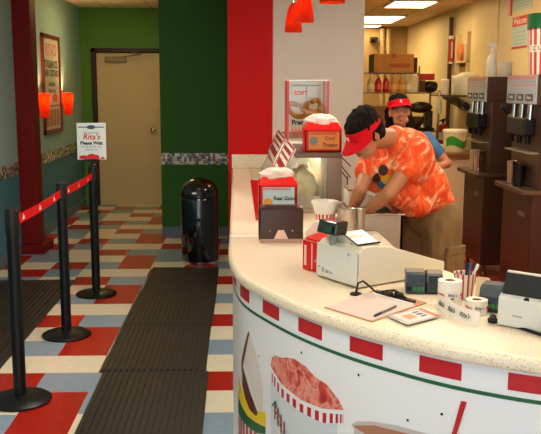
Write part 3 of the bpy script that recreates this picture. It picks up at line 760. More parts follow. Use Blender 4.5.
# brown dispenser
bx0, bx1, by0 = .083, .301, 3.875
bd = thing('paper_dispenser', 'dark brown tabletop dispenser in front of the red napkin box', 'dispenser', ((bx0 + bx1) / 2, by0 + .07, .9))
q = MB().extr([(bx0, by0, .905), (bx1, by0, .905), (bx1, by0, 1.07), (bx0, by0, 1.07)], (0, .135, 0))
q.build('housing', brown_pl, bd, bevel=.012, seg=3)
MB().add([(bx0 + .006, by0 - .012, .901), (bx1 - .006, by0 - .012, .901), (bx1 - .006, by0 + .002, .92), (bx0 + .006, by0 + .002, .92), (bx0 + .006, by0 + .002, .901), (bx1 - .006, by0 + .002, .901)],
         [(0, 1, 2, 3), (0, 4, 5, 1), (0, 3, 4), (1, 5, 2), (3, 2, 5, 4)]).build('tray_lip', mat('rosy steel', rgb(200, 160, 150), .3, .5), bd)
xm = (bx0 + bx1) / 2
MB().extr([(xm - .035, by0 - .002, .918), (xm + .035, by0 - .002, .918), (xm + .014, by0 - .002, .962), (xm - .014, by0 - .002, .962)], (0, -.003, 0)).build('paper_tab', mat('rosy paper', rgb(226, 190, 178), .7), bd)
for s in (-.055, .055): MB().ell((xm + s, by0 - .001, .958), (.004, .003, .004)).build('screw', chrome, bd)
MB().box(bx0 + .03, bx1 - .03, by0 + .03, by0 + .1, 1.0702, 1.074).build('top_slot', black_pl, bd)

# fluted liners in a striped cup, steel cups
cx, cy = .462, 4.42
sc_ = thing('paper_cup', 'red and white striped cup holding fluted white paper liners', 'cup', (cx, cy, .9))
MB().lathe([(0, .9), (.048, .9), (.058, .96), (.054, .96), (.045, .905)], (cx, cy, 0), n=40).build('cup', stripe_mat('red white cup stripes', rgb(206, 30, 34), rgb(236, 228, 214), 16), sc_)
MB().lathe([(.052, .95), (.062, .98), (.072, 1.03), (.069, 1.03), (.058, .98), (.046, .952)], (cx, cy, 0), n=56, flute=.07).build('paper_liner', paper, sc_)
MB().lathe([(.050, .94), (.064, .99), (.076, 1.022), (.073, 1.022), (.060, .99), (.045, .945)], (cx + .002, cy + .004, .0), n=52, flute=.09).build('paper_liner', paper, sc_)
def steel_cup(x, y, r, h, label, z=.9):
    o = MB().lathe([(0, z), (r * .78, z), (r * .84, z + .01), (r, z + h - .005), (r * 1.04, z + h), (r * .96, z + h - .003), (r * .78, z + .012), (0, z + .01)], (x, y, 0), n=32).build('steel_cup', steel, loc=(x, y, z), smooth=True)
    return tag(o, label, 'steel cup', 'steel mixing cups')
steel_cup(.556, 4.15, .040, .125, 'left tall steel mixing cup on the counter by the steel well')
steel_cup(.622, 4.185, .030, .12, 'narrow steel mixing cup on the counter, right of the wide one')

# ------------------------------------------------------------------ dipping well
wx0, wx1, wy0, wy1, wt = .565, .862, 4.245, 4.725, .975
dw = thing('dipping_well', 'stainless dipping well the bending worker reaches into', 'dessert freezer', ((wx0 + wx1) / 2, (wy0 + wy1) / 2, 0))
q = MB().box(wx0, wx1, wy0, wy0 + .012, .14, wt).box(wx0, wx1, wy1 - .012, wy1, .14, wt).box(wx0, wx0 + .012, wy0, wy1, .14, wt).box(wx1 - .012, wx1, wy0, wy1, .14, wt).box(wx0, wx1, wy0, wy1, .70, .712).box(wx0, wx1, wy0, wy1, .14, .152).box(wx0 + .01, wx1 - .10, wy0 + .02, wy1 - .02, 0, .14)
q.build('body', steel, dw)
q = MB()
for a in ((wx0 - .012, wx1 + .01, wy0 - .015, wy0 + .025), (wx0 - .012, wx1 + .01, wy1 - .025, wy1 + .012), (wx0 - .012, wx0 + .02, wy0, wy1), (wx1 - .02, wx1 + .01, wy0, wy1)): q.box(*a, wt, wt + .01)
q.build('rim', mat('bright steel rim', rgb(206, 194, 176), .25, .9), dw, bevel=.003)
ld = MB().extr([(.60, 4.50, .984), (.862, 4.50, .984), (.862, 4.50, .992), (.672, 4.50, 1.072), (.60, 4.50, 1.072)], (0, .20, 0)).build('lid', wht_pl, dw)
MB().extr([(.868, 4.494, .986), (.868, 4.494, .998), (.672, 4.494, 1.082), (.60, 4.494, 1.082), (.60, 4.494, 1.072), (.668, 4.494, 1.072)], (0, .21, 0)).build('lid_edge', mat('bright steel rim', rgb(206, 194, 176), .25, .9), ld)
q = MB().extr([(.845, 4.492, 1.0), (.765, 4.492, 1.034), (.772, 4.492, 1.052), (.852, 4.492, 1.018)], (0, .1, 0), 0).extr([(.868, 4.49, .99), (.845, 4.49, 1.0), (.852, 4.49, 1.018), (.875, 4.49, 1.008)], (0, .1, 0), 1)
q.build('lid_label', [mat('label blue', rgb(120, 176, 196), .5), mat('label orange', rgb(220, 90, 40), .5)], ld)
for i, (x, y) in enumerate(((.645, 4.36), (.645, 4.60))):
    o = MB().lathe([(0, .715), (.062, .715), (.068, .93), (.064, .93), (.058, .72), (0, .72)], (x, y, 0)).lathe([(0, .88), (.064, .88)], (x, y, 0)).build('dessert_tub', wht_pl, loc=(x, y, .715), smooth=True)
    tag(o, ('white tub in the near half of the dipping well', 'white tub in the far half of the dipping well')[i], 'tub', 'tubs in the dipping well')
wr = MB()
for a, b in (((.655, 5.3, 1.20), (.72, 5.3, 1.255)), ((.655, 5.3, 1.20), (.72, 5.3, 1.135)), ((.64, 5.3, 1.16), (.72, 5.3, 1.06)), ((.64, 5.3, 1.13), (.70, 5.3, 1.05)), ((.655, 5.3, 1.2), (.60, 5.3, 1.14))):
    wr.tube([a, b], .004, 6)
o = wr.tube([(.70, 5.3, 1.255), (.735, 5.3, 1.245)], .009).tube([(.64, 5.3, .9), (.64, 5.3, 1.16)], .004, 6).tube([(.70, 5.3, .9), (.70, 5.3, 1.07)], .004, 6).build('wire_stand', black_pl, loc=(.66, 5.3, .9))
tag(o, 'black wire stand of crossed rods between the glass case and the orange shirt', 'wire stand')

# ------------------------------------------------------------------ cash registers
def frame(B, u): 
    u = Vector((u[0], u[1], 0)).normalized(); v = Vector((-u.y, u.x, 0)); B = Vector((B[0], B[1], .9))
    return lambda a, b, z: B + u * a + v * b + Vector((0, 0, z)), u, v
P, u, v = frame((.434, 2.935), (.386, .24))
W = .255
rg = thing('cash_register', 'cream cash register with raised customer display, beside the clipboard', 'cash register', tuple(P(.2, W / 2, 0)))
prof = [(0, .006), (0, .05), (.006, .055), (.004, .135), (.025, .155), (.06, .158), (.15, .148), (.25, .118), (.36, .082), (.45, .055), (.455, .045), (.45, .006)]
MB().extr([P(a, 0, z) for a, z in prof], v * W).build('housing', cream_pl, rg, bevel=.008, seg=3)
q = MB().extr([P(-.002, .004, .012), P(-.002, W - .004, .012), P(.001, W - .004, .142), P(.001, .004, .142)], -u * .004).build('rear_panel', grey_pl, rg, bevel=.003)
MB().extr([P(.03, .085, .15), P(.03, W - .02, .15), P(.10, W - .02, .152), P(.10, .085, .152)], (0, 0, .035)).build('printer_hump', cream_pl, rg, bevel=.012, seg=3)
MB().extr([P(.02, .03, .158), P(.02, .135, .196), P(.022, .14, .194), P(.022, .035, .152)], u * .11).build('receipt_cover', wht_pl, rg)
MB().tube([P(.02, .03, .162), P(.13, .03, .162)], .004).tube([P(.02, .03, .162), P(.02, .135, .199)], .003).build('cover_edge', black_pl, rg)
MB().tube([P(.02, .175, .12), P(.02, .175, .20)], .017, 14).build('display_pole', mat('smoky plastic', rgb(150, 150, 136), .3), rg, smooth=True)
dsp = MB().extr([P(-.03, .105, .188), P(-.03, .225, .188), P(-.018, .222, .240), P(-.018, .108, .240)], u * .06).build('customer_display', black_gl, rg, bevel=.008, seg=3)
MB().extr([P(-.030, .125, .20), P(-.030, .175, .20), P(-.0245, .175, .224), P(-.0245, .125, .224)], -u * .002).build('display_window', mat('dark green display', rgb(26, 60, 56), .1), dsp)
q = MB()
q.text('SE', .014, P(-.006, .05, .125), -v, (0, 0, 1), 0)
for a, b, z, dz in ((.17, .19, .03, .012), (.2, .212, .03, .018), (.225, .235, .045, .006), (.15, .16, .03, .01), (.25, .262, .06, .008)):
    q.extr([P(-.0065, a, z), P(-.0065, b, z), P(-.0065, b, z + dz), P(-.0065, a, z + dz)], -u * .001, 0)
q.build('rear_labels', mat('grey print', rgb(150, 150, 156), .5), rg)
# red tip box to the left of the register
P2, u2, v2 = frame((.292, 3.232), (.386, .24))
rb = thing('red_box', 'small red box with white lettering strip left of the cream register', 'box', tuple(P2(.05, .03, 0)))
MB().extr([P2(0, -.03, .002), P2(0, .075, .002), P2(0, .075, .125), P2(0, -.03, .125)], u2 * .13).build('box', red_pl, rb, bevel=.004)
MB().extr([P2(-.001, .004, .01), P2(-.001, .010, .01), P2(-.001, .010, .118), P2(-.001, .004, .118)], -u2 * .001).extr([P2(-.001, .045, .02), P2(-.001, .06, .02), P2(-.001, .06, .105), P2(-.001, .045, .105)], -u2 * .001).build('white_strip', mat('pink white print', rgb(240, 196, 186), .5), rb)
MB().extr([P2(.01, -.02, .128), P2(.01, .07, .128), P2(.11, .07, .150), P2(.11, -.02, .150)], (0, 0, .004)).build('lid', red_pl, rb)
o = MB().extr([(.268, 3.40, 1.035), (.315, 3.40, 1.085), (.38, 3.40, 1.07), (.37, 3.40, .9005), (.325, 3.40, .9005)], (.006, .03, 0)).build('folded_napkin', pinkpaper, loc=(.34, 3.41, .9005), bevel=.004)
tag(o, 'folded pale pink paper standing behind the red box at the cream register', 'napkin')
# second register, at the right edge of the view
P3, u3, v3 = frame((1.03, 2.272), (.085, .10))
r2 = thing('cash_register', 'pale cash register with black top panel at the right edge of the counter', 'cash register', tuple(P3(.12, .13, 0)))
MB().extr([P3(0, 0, .004), P3(0, 0, .095), P3(.02, 0, .108), P3(.25, 0, .112), P3(.25, 0, .004)], v3 * .29).build('housing', grey_pl, r2, bevel=.006, seg=3)
MB().extr([P3(.010, .004, .108), P3(.010, .282, .108), P3(.030, .278, .172), P3(.030, .008, .172)], u3 * .008 + Vector((0, 0, -.005))).build('black_panel', mat('matte black panel', rgb(14, 14, 15), .5), r2, bevel=.002)
MB().extr([P3(.024, .006, .10), P3(.024, .280, .10), P3(.040, .280, .175), P3(.040, .006, .175)], u3 * .012).build('panel_back', cream_pl, r2, bevel=.003)
q = MB()
for a, b, z0, z1 in ((.10, .15, .035, .037), (.1, .15, .041, .043), (.10, .15, .047, .049), (.21, .24, .04, .044)): q.extr([P3(-.0005, a, z0), P3(-.0005, b, z0), P3(-.0005, b, z1), P3(-.0005, a, z1)], -u3 * .001)
q.build('rear_labels', mat('grey print', rgb(150, 150, 156)), r2)
MB().extr([P3(.002, .19, .096), P3(.002, .21, .096), P3(.002, .205, .104), P3(.002, .195, .104)], u3 * .01).build('latch', black_pl, r2)
# cables
cb = MB().tube([(.416, 2.86, .903), (.418, 2.862, .915), (.425, 2.872, .94), (.445, 2.885, .945), (.47, 2.885, .925), (.49, 2.885, .906), (.53, 2.89, .904)], .004, 8)
cb.lathe([(0, .9005), (.022, .9005), (.022, .906), (.012, .91), (0, .91)], (.416, 2.86, 0))
tag(cb.build('register_cable', black_pl, loc=(.416, 2.86, .9005), smooth=True), 'thin black cable looping from a round grommet beside the cream register', 'cable')
cb = MB().tube([(.79, 2.49, .909), (.805, 2.485, .9125), (.82, 2.478, .91), (.845, 2.45, .907), (.88, 2.40, .906), (.93, 2.30, .906), (.99, 2.235, .906)], [.008, .012, .006, .005, .005, .005, .005], 8)
cb.tube([(.80, 2.50, .909), (.812, 2.515, .912), (.825, 2.53, .909)], [.006, .011, .007], 8)
tag(cb.build('power_cable', black_pl, loc=(.8, 2.49, .9005), smooth=True), 'black cable with plug lying in front of the pale register', 'cable')

# printers
def printer(A, uu, wd, dp, h, label, parts=True):
    P4, u4, v4 = frame(A, uu)       # u4 = along the face, v4 = depth
    t = thing('receipt_printer', label, 'printer', tuple(P4(wd / 2, dp / 2, 0)), 'dark teal printers on the counter')
    pf = [(0, .002), (0, h * .62), (.012, h * .92), (.03, h), (dp - .01, h), (dp, h * .9), (dp, .002)]
    MB().extr([P4(0, b, z) for b, z in pf], u4 * wd * .52).build('housing', teal_pl, t, bevel=.005, seg=3)
    MB().extr([P4(wd * .54, b + .006, z * .94) for b, z in pf], u4 * wd * .46).build('paper_cover', mat('darker teal plastic', rgb(34, 46, 52), .3), t, bevel=.008, seg=3)
    q = MB()
    for i in range(3): q.extr([P4(wd * (.2 + .11 * i), -.001, .016), P4(wd * (.28 + .11 * i), -.001, .016), P4(wd * (.28 + .11 * i), -.001, .03), P4(wd * (.2 + .11 * i), -.001, .03)], -v4 * .003)
    q.build('port', green_led, t)
    MB().extr([P4(wd * .03, -.001, .012), P4(wd * .16, -.001, .012), P4(wd * .16, -.001, .03), P4(wd * .03, -.001, .03)], -v4 * .002).build('socket', black_pl, t)
    return t
printer((.598, 2.862), (1, -.16), .136, .105, .078, 'dark teal printer with green sockets beside the cream register')
printer((.80, 2.632), (.9, -.5), .14, .10, .088, 'dark teal printer partly behind the pale register')

# clipboard, card, pen
o_ = (.455, 2.71, .9005)
c0 = [Vector((.282, 2.683)), Vector((.418, 2.503)), Vector((.648, 2.735)), Vector((.505, 2.925))]
cl = thing('clipboard', 'tan clipboard holding pale paper at the counter edge', 'clipboard', o_)
MB().prism([tuple(p) for p in c0], .9005, .904).build('board', clip_wood, cl, bevel=.001)
def inset(pts, a, b, c, d):
    p0, p1, p2, p3 = pts
    def B(s, t): return tuple((p0.lerp(p1, s)).lerp(p3.lerp(p2, s), t))
    return [B(a, b), B(c, b), B(c, d), B(a, d)]
MB().prism(inset(c0, .02, .01, .98, .80), .9041, .9056).build('paper_stack', mat('pale form paper', rgb(214, 194, 186), .8), cl)
MB().prism(inset(c0, .10, .80, .92, .83), .905, .9075).build('white_strip', paper, cl)
q = MB().prism(inset(c0, .14, .825, .90, .90), .9042, .913).build('clip_plate', black_pl, cl, bevel=.003)
mid = Vector(inset(c0, .5, .86, .6, .9)[0]); ex = (c0[1] - c0[0]).normalized()
q = MB()
for s in (-.035, -.015, .01, .03):
    p = mid + ex * s; q.ell((p.x + .006 * math.sin(s * 99), p.y + .01 * math.sin(s * 77), .919), (.012, .012, .010))
q.tube([(mid.x - ex.x * .06, mid.y - ex.y * .06, .915), (mid.x, mid.y, .932), (mid.x + ex.x * .055, mid.y + ex.y * .055, .914)], .0045, 8)
q.build('clip_spring', mat('brown black metal', rgb(40, 26, 22), .3, .4), cl, smooth=True)
q = MB()
for i in range(3): q.prism(inset(c0, .08, .60 + .05 * i, .30, .62 + .05 * i), .9057, .9060)
q.build('printed_lines', mat('pale grey ink', rgb(190, 186, 190), .7), cl)
c1 = [Vector((.474, 2.556)), Vector((.522, 2.452)), Vector((.652, 2.548)), Vector((.607, 2.648))]
cd = thing('price_card', 'glossy printed card on the counter overlapping the corner of the clipboard', 'card', (.56, 2.55, .9062))
MB().prism([tuple(p) for p in c1], .9062, .9085).build('card', mat('slate card', rgb(150, 156, 166), .25), cd)
q = MB().prism(inset(c1, .1, .1, .9, .85), .9086, .9088, 0).prism(inset(c1, .3, .25, .7, .5), .9089, .9091, 1).prism(inset(c1, .05, .88, .98, .99), .9086, .9089, 2)
for i in range(3): q.prism(inset(c1, .2 + .2 * i, .6, .32 + .2 * i, .78), .9089, .9091, 3)
q.build('card_print', [mat('pale card print', rgb(196, 190, 190), .3), mat('card tan', rgb(206, 130, 90), .4), mat('card red', rgb(200, 80, 60), .4), blue_ink], cd)
pn = thing('pen', 'dark blue and silver pen lying on the clipboard paper', 'pen', (.48, 2.6, .9057))
a, b = Vector((.431, 2.546, .9105)), Vector((.526, 2.665, .9105)); d = (b - a)
MB().tube([a + d * .27, a + d * .97, b], [.0042, .0042, .003], 10).build('barrel', mat('grey pen barrel', rgb(120, 112, 116), .3), pn, smooth=True)
MB().tube([a, a + d * .05, a + d * .3], [.002, .0046, .0048], 10).build('cap', mat('dark blue cap', rgb(34, 30, 66), .3), pn, smooth=True)

# pen cup with pens
cx, cy = .797, 2.80
pc = thing('pen_cup', 'red and white striped cup holding pens on the counter', 'pen cup', (cx, cy, .9))
MB().lathe([(0, .901), (.032, .901), (.038, .993), (.040, .995), (.036, .993), (.030, .905), (0, .905)], (cx, cy, 0), n=40).build('cup', stripe_mat('pen cup stripes', rgb(176, 44, 40), rgb(232, 222, 206), 12, duty=.38), pc, smooth=True)
for i, (dx, dy, tx_, ty_, m, lb) in enumerate(((.012, .0, .022, .02, blue_ink, 'blue pen standing in the striped pen cup'), (.016, -.006, .042, -.01, wht_pl, 'white pen leaning right in the striped pen cup'), (.004, .01, .012, .03, black_pl, 'black pen standing behind the blue one in the striped pen cup'))):
    o = MB().tube([(cx - dx * .4, cy - dy * .4, .908), (cx + tx_, cy + ty_ * .6, 1.018)], .0045, 8).tube([(cx + tx_ * .9, cy + ty_ * .54, 1.006), (cx + tx_ * 1.05, cy + ty_ * .63, 1.026)], .006, 8).build('pen', m, loc=(cx, cy, .908), smooth=True)
    tag(o, lb, 'pen', 'pens in the striped cup')
# sticker rolls
def roll(x, y, r, h, label):
    t = thing('sticker_roll', label, 'sticker roll', (x, y, .9), 'rolls of logo stickers')
    MB().lathe([(r * .45, .9015), (r, .9015), (r, .9 + h), (r * .45, .9 + h), (r * .45, .9015)], (x, y, 0), n=36).build('roll', mat('sticker paper', rgb(238, 230, 216), .5), t, smooth=True)
    MB().lathe([(r * .38, .9018), (r * .45, .9018), (r * .45, .9 + h - .001), (r * .38, .9 + h - .001)], (x, y, 0), n=24).build('core', clip_wood, t, smooth=True)
    q = MB()
    for k in range(3):
        a = -2.6 + k * 1.0
        X = Vector((-math.sin(a), math.cos(a), 0)); 
        o_ = Vector((x + (r + .001) * math.cos(a), y + (r + .001) * math.sin(a), .9 + h * .55))
        q.text("Rita's", .015, o_, X, (0, 0, 1), k % 2, shear=.2, off=.0008)
        q.extr([o_ - X * .006 + Vector((0, 0, -.014)), o_ + X * .006 + Vector((0, 0, -.014)), o_ + X * .006 + Vector((0, 0, -.010)), o_ - X * .006 + Vector((0, 0, -.010))], X.cross(Vector((0, 0, 1))) * .0012, 1)
    q.build('printed_logos', [red_ink, blue_ink], t)
    return t
r1_ = roll(.712, 2.675, .041, .098, 'taller roll of white logo stickers standing by the teal printer')
roll(.784, 2.60, .036, .050, 'shorter roll of white logo stickers in front of the striped pen cup')
pth = crom([(.669, 2.675), (.668, 2.65), (.674, 2.60), (.685, 2.555), (.698, 2.51), (.715, 2.475), (.742, 2.445)], 6)
q = MB(); vs = []
for i, p in enumerate(pth):
    t = i / (len(pth) - 1); z0 = .9012 + .006 * (1 - t); h_ = .05
    vs += [(p.x, p.y, z0), (p.x + .012 * t, p.y + .012 * t, z0 + h_ - .006 * t)]
n = len(pth)
q.add(vs, [(2 * i, 2 * i + 2, 2 * i + 3, 2 * i + 1) for i in range(n - 1)], 0)
q.add([Vector(v_) + Vector((.0012, .0006, 0)) for v_ in vs], [(2 * i + 1, 2 * i + 3, 2 * i + 2, 2 * i) for i in range(n - 1)], 0)
for fr_ in (.3, .55, .82):
    i = int(fr_ * (n - 1)); p = pth[i]; X = (pth[i + 1] - pth[i - 1]).normalized(); X = Vector((X.x, X.y, 0))
    q.text("Rita's", .021, (p.x + .003, p.y + .001, .928), X, (0.25, .2, .95), 1, off=.0055, shear=.2, bold=.0004)
o = q.build('sticker_strip', [mat('sticker paper', rgb(238, 230, 216)), mat('slate ink', rgb(96, 92, 110), .5)], loc=(.70, 2.55, .9012))
tag(o, 'loose strip of white logo stickers curling across the counter', 'sticker strip')
o = MB().extr([(.826, 2.765, .9015), (.868, 2.735, .9015), (.872, 2.745, .985), (.83, 2.775, .985)], (.002, .006, 0)).build('note_card', mat('cream note card', rgb(236, 212, 164), .7), loc=(.85, 2.755, .9015))
tag(o, 'cream note card standing between the striped pen cup and a teal printer', 'card')

# ------------------------------------------------------------------ soft serve machines on the right
def machine(ya, yb, label, cups):
    t = thing('soft_serve_machine', label, 'soft serve machine', (2.42, (ya + yb) / 2, 0), 'soft serve machines')
    MB().box(2.10, 2.75, ya, yb, .10, .88).build('base_cabinet', machine_m, t, bevel=.006)
    for x in (2.15, 2.70):
        for y in (ya + .05, yb - .05): MB().lathe([(0, 0), (.025, 0), (.025, .02), (.016, .03), (.016, .10), (0, .10)], (x, y, 0), n=16).build('leg', dsteel, t, smooth=True)
    MB().box(2.03, 2.75, ya - .01, yb + .01, .88, .915).build('tray_shelf', dsteel, t, bevel=.006)
    MB().box(2.15, 2.75, ya, yb, .915, 1.53).build('body', machine_side, t, bevel=.004)
    MB().box(2.10, 2.75, ya, yb, 1.53, 1.745).build('header', machine_side, t, bevel=.004)
    MB().box(2.092, 2.10, ya + .005, yb - .005, 1.535, 1.742).build('header_sign', mat('pale header sign', rgb(160, 172, 176), .45), t)
    q = MB(); L = yb - ya
    q.box(2.0905, 2.092, ya + .01, yb - .01, 1.715, 1.736, 1).box(2.0905, 2.092, ya + .01, yb - .01, 1.665, 1.675, 1).box(2.0905, 2.092, ya + .03, yb - .03, 1.69, 1.697, 2)
    for i, wtxt in enumerate(('Vanilla', 'Twist', 'Choco')):
        y = yb - L * (.18 + .30 * i)
        q.box(2.0895, 2.092, y - L * .115, y + L * .115, 1.556, 1.606, 0)
        q.text(wtxt, .034, (2.0895, y, 1.581), (0, -1, 0), (0, 0, 1), 3, off=.0008)
    q.build('flavor_labels', [mat('label slate', rgb(60, 62, 70), .4), mat('faded rose print', rgb(206, 130, 120), .5), mat('faded grey print', rgb(150, 160, 166), .5), mat('label cream', rgb(220, 200, 190), .5)], t)
    hd = MB().box(2.06, 2.15, ya + .14, yb - .12, 1.30, 1.43).build('dispensing_head', black_pl, t, bevel=.012)
    for i in range(3):
        y = ya + .16 + (L - .30) * i / 2
        MB().lathe([(0, 1.24), (.018, 1.24), (.024, 1.30), (0, 1.30)], (2.10, y, 0), n=14).build('nozzle', black_pl, hd, smooth=True)
        MB().tube([(2.11, y, 1.42), (2.115, y, 1.53)], .022, 12).build('draw_valve', chrome, t, smooth=True)
    for y in (yb - .09,):
        lv = MB().tube([(2.15, y, 1.41), (2.09, y, 1.44), (2.075, y, 1.47)], .016, 10).build('lever', steel, t, smooth=True)
        MB().tube([(2.085, y, 1.45), (2.055, y, 1.50), (2.02, y, 1.508)], [.022, .027, .022], 10).build('lever_grip', black_pl, lv, smooth=True)
    MB().box(2.08, 2.15, ya + .05, yb - .05, 1.175, 1.185).build('splash_shelf', steel, t)
    MB().box(2.146, 2.15, ya + .04, yb - .04, .93, 1.17).build('back_splash', dsteel, t)
    MB().box(2.097, 2.10, ya + L * .2, ya + L * .42, .70, .735).build('badge', mat('badge steel', rgb(150, 140, 130), .3, .8), t)
    q = MB()
    for i in range(6): q.box(2.098, 2.0995, ya + .06, yb - .06, .16 + .022 * i, .168 + .022 * i)
    q.build('vent_slots', black_pl, t)
    for y, r, h, lb in cups:
        o = MB().lathe([(0, .915), (r * .75, .915), (r * .8, .925), (r, .915 + h), (r * .95, .915 + h - .002), (r * .72, .93), (0, .928)], (2.092, y, 0), n=28).build('steel_cup', chrome, loc=(2.092, y, .915), smooth=True)
        tag(o, lb, 'steel cup', 'steel cups on the machine trays')
machine(6.93, 7.53, 'farther dark soft serve machine with a white flavour header, spray bottle on top', ((7.20, .045, .19, 'tall steel cup on the tray of the farther soft serve machine, left one'), (7.08, .045, .19, 'tall steel cup on the tray of the farther soft serve machine, right one')))
machine(5.74, 6.39, 'nearer dark soft serve machine with flavour header, cut by the right edge', ((6.17, .042, .18, 'shiny steel cup on the tray of the nearer soft serve machine'),))
# black tub and scoop on the nearer tray
tag(MB().lathe([(0, .915), (.040, .915), (.048, 1.07), (.045, 1.07), (.037, .925), (0, .922)], (2.095, 6.03, 0)).build('black_tub', black_pl, loc=(2.095, 6.03, .915), smooth=True), 'black tub beside the shiny cup on the nearer machine tray', 'tub')
# spray bottle, canister
sx, sy, sz = 2.235, 7.28, 1.745
sb = thing('spray_bottle', 'white trigger spray bottle standing on the farther soft serve machine', 'spray bottle', (sx, sy, sz))
MB().lathe([(0, 0), (.042, 0), (.045, .008), (.045, .15), (.036, .175), (.018, .20), (.015, .225), (0, .225)], (sx, sy, sz), n=28).build('bottle', mat('milky plastic', rgb(226, 222, 206), .35), sb, smooth=True)
q = MB().lathe([(0, .22), (.018, .22), (.018, .25), (.012, .262), (0, .262)], (sx, sy, sz)).extr([(sx - .035, sy - .012, sz + .262), (sx + .035, sy - .012, sz + .255), (sx + .045, sy - .012, sz + .28), (sx - .02, sy - .012, sz + .305), (sx - .05, sy - .012, sz + .29)], (0, .024, 0))
q.build('spray_head', wht_pl, sb, bevel=.002)
MB().tube([(sx + .025, sy, sz + .262), (sx + .05, sy, sz + .235), (sx + .06, sy, sz + .20)], [.007, .006, .005], 8).build('trigger', wht_pl, sb, smooth=True)
tag(MB().lathe([(0, 1.745), (.058, 1.745), (.06, 1.75), (.06, 1.865), (.055, 1.875), (0, 1.875)], (2.30, 7.10, 0), n=32).build('canister', mat('grey canister', rgb(206, 200, 180), .4), loc=(2.30, 7.10, 1.745), smooth=True), 'squat grey canister beside the spray bottle on the machine', 'canister')
# big striped cup on the nearer machine
gx, gy, gz = 2.305, 6.02, 1.745
gc = thing('giant_cup', 'giant red and white striped cup with green rim on the nearer machine', 'display cup', (gx, gy, gz))
MB().lathe([(0, 0), (.165, 0), (.185, .34), (0, .34)], (gx, gy, gz), n=64).build('cup', stripe_mat('giant cup stripes', rgb(200, 60, 56), rgb(238, 224, 204), 20, duty=.55), gc, smooth=True)
MB().lathe([(.180, .335), (.195, .335), (.197, .44), (0, .44)], (gx, gy, gz), n=48).build('green_rim', mat('green plastic rim', rgb(16, 84, 44), .4), gc, smooth=True)
MB().lathe([(.176, .165), (.1765, .165), (.1795, .215), (.178, .215)], (gx, gy, gz), n=48).build('band', mat('pale band', rgb(226, 212, 190), .5), gc, smooth=True)
q = MB()
for i, chh in enumerate('CUSTARD'):
    a = -2.75 + i * .27; q.text(chh, .045, (gx + .178 * math.cos(a), gy + .178 * math.sin(a), gz + .19), (-math.sin(a), math.cos(a), 0), (0, 0, 1), 0, off=.003, bold=.001)
q.build('lettering', mat('grey green ink', rgb(90, 100, 84), .5), gc)
# notices on the pale wall
nx = XR - .045
def notice(ya, yb, z0, z1, label, header):
    t = thing('wall_notice', label, 'notice', (nx, (ya + yb) / 2, z0), 'notices on the right wall')
    MB().box(nx - .004, nx, ya, yb, z0, z1).build('paper', sky_pr, t)
    q = MB(); xx = nx - .0045
    if header:
        q.box(xx, nx - .004, ya, yb, z1 - (z1 - z0) * .30, z1, 0).box(xx, nx - .004, ya, yb, z0, z0 + (z1 - z0) * .07, 0)
        q.text('Welcome', .10, (xx, (ya + yb) / 2, z1 - (z1 - z0) * .15), (0, -1, 0), (0, 0, 1), 1)
    for i in range(4): q.box(xx, nx - .004, ya + .06, yb - .06 - .05 * (i % 2), z0 + (z1 - z0) * (.14 + .12 * i), z0 + (z1 - z0) * (.155 + .12 * i), 2)
    q.build('print', [red_ink, paper, mat('pale slate print', rgb(130, 150, 166), .5)], t)
notice(8.30, 8.78, 2.06, 2.39, 'notice with a red heading on the pale wall above the nearer machine', True)
notice(8.22, 8.78, 2.45, 2.70, 'pale blue notice cut by the top edge, above the red-headed notice', False)
tag(MB().box(nx - .02, nx, 8.83, 8.92, 2.42, 2.70).build('wall_strip', mat('rose red plastic', rgb(196, 74, 70)), loc=(nx, 8.87, 2.42)), 'narrow red strip on the pale wall left of the blue notice', 'sign')

# ------------------------------------------------------------------ back counter
bc = thing('back_counter', 'white back counter with brown top behind the workers', 'counter', (2.3, 9.0, 0))
MB().box(1.80, 2.88, 8.69, 9.28, .08, .90).build('body', mat('white laminate', rgb(222, 208, 180), .5), bc, bevel=.004)
MB().box(1.82, 2.86, 8.72, 9.25, 0, .08).build('toe_kick', black_pl, bc)
MB().box(1.77, 2.89, 8.65, 9.29, .90, .955).build('top', mat('brown laminate top', rgb(120, 84, 50), .35), bc, bevel=.006)
for x in (2.16, 2.52): MB().box(x - .003, x + .003, 8.685, 8.692, .1, .88).build('door_gap', mat('shadow gap grey', rgb(120, 110, 92), .6), bc)
tx_, ty_ = 2.36, 8.92
tu = thing('ingredient_tub', 'white tub with green label on the brown-topped back counter', 'tub', (tx_, ty_, .955))
MB().lathe([(0, 0), (.115, 0), (.118, .01), (.128, .22), (.125, .222), (0, .222)], (tx_, ty_, .955), n=40).build('tub', mat('milky tub plastic', rgb(220, 208, 178), .4), tu, smooth=True)
MB().lathe([(.129, .212), (.134, .214), (.134, .235), (.12, .245), (0, .245)], (tx_, ty_, .955), n=40).build('lid', wht_pl, tu, smooth=True)
vs = []; fs = []
for i in range(15):
    a = -2.6 + i * .16; r_ = .1255
    vs += [(tx_ + (r_ - .004) * math.cos(a), ty_ + (r_ - .004) * math.sin(a), 1.01 + .02 * math.sin(i * .45)), (tx_ + (r_ + .004) * math.cos(a), ty_ + (r_ + .004) * math.sin(a), 1.10 + .03 * math.sin(i * .45))]
MB().add(vs, [(2 * i, 2 * i + 2, 2 * i + 3, 2 * i + 1) for i in range(14)]).build('green_label', mat('leaf green label', rgb(44, 150, 50), .5), tu, smooth=True)
tag(lumpy((2.16, 8.95, .99), (.10, .09, .05), 8, .2).build('towel', mat('cream towel', rgb(228, 214, 180), .9), loc=(2.16, 8.95, .955), smooth=True), 'crumpled cream towel lying left of the green-labelled tub', 'towel')

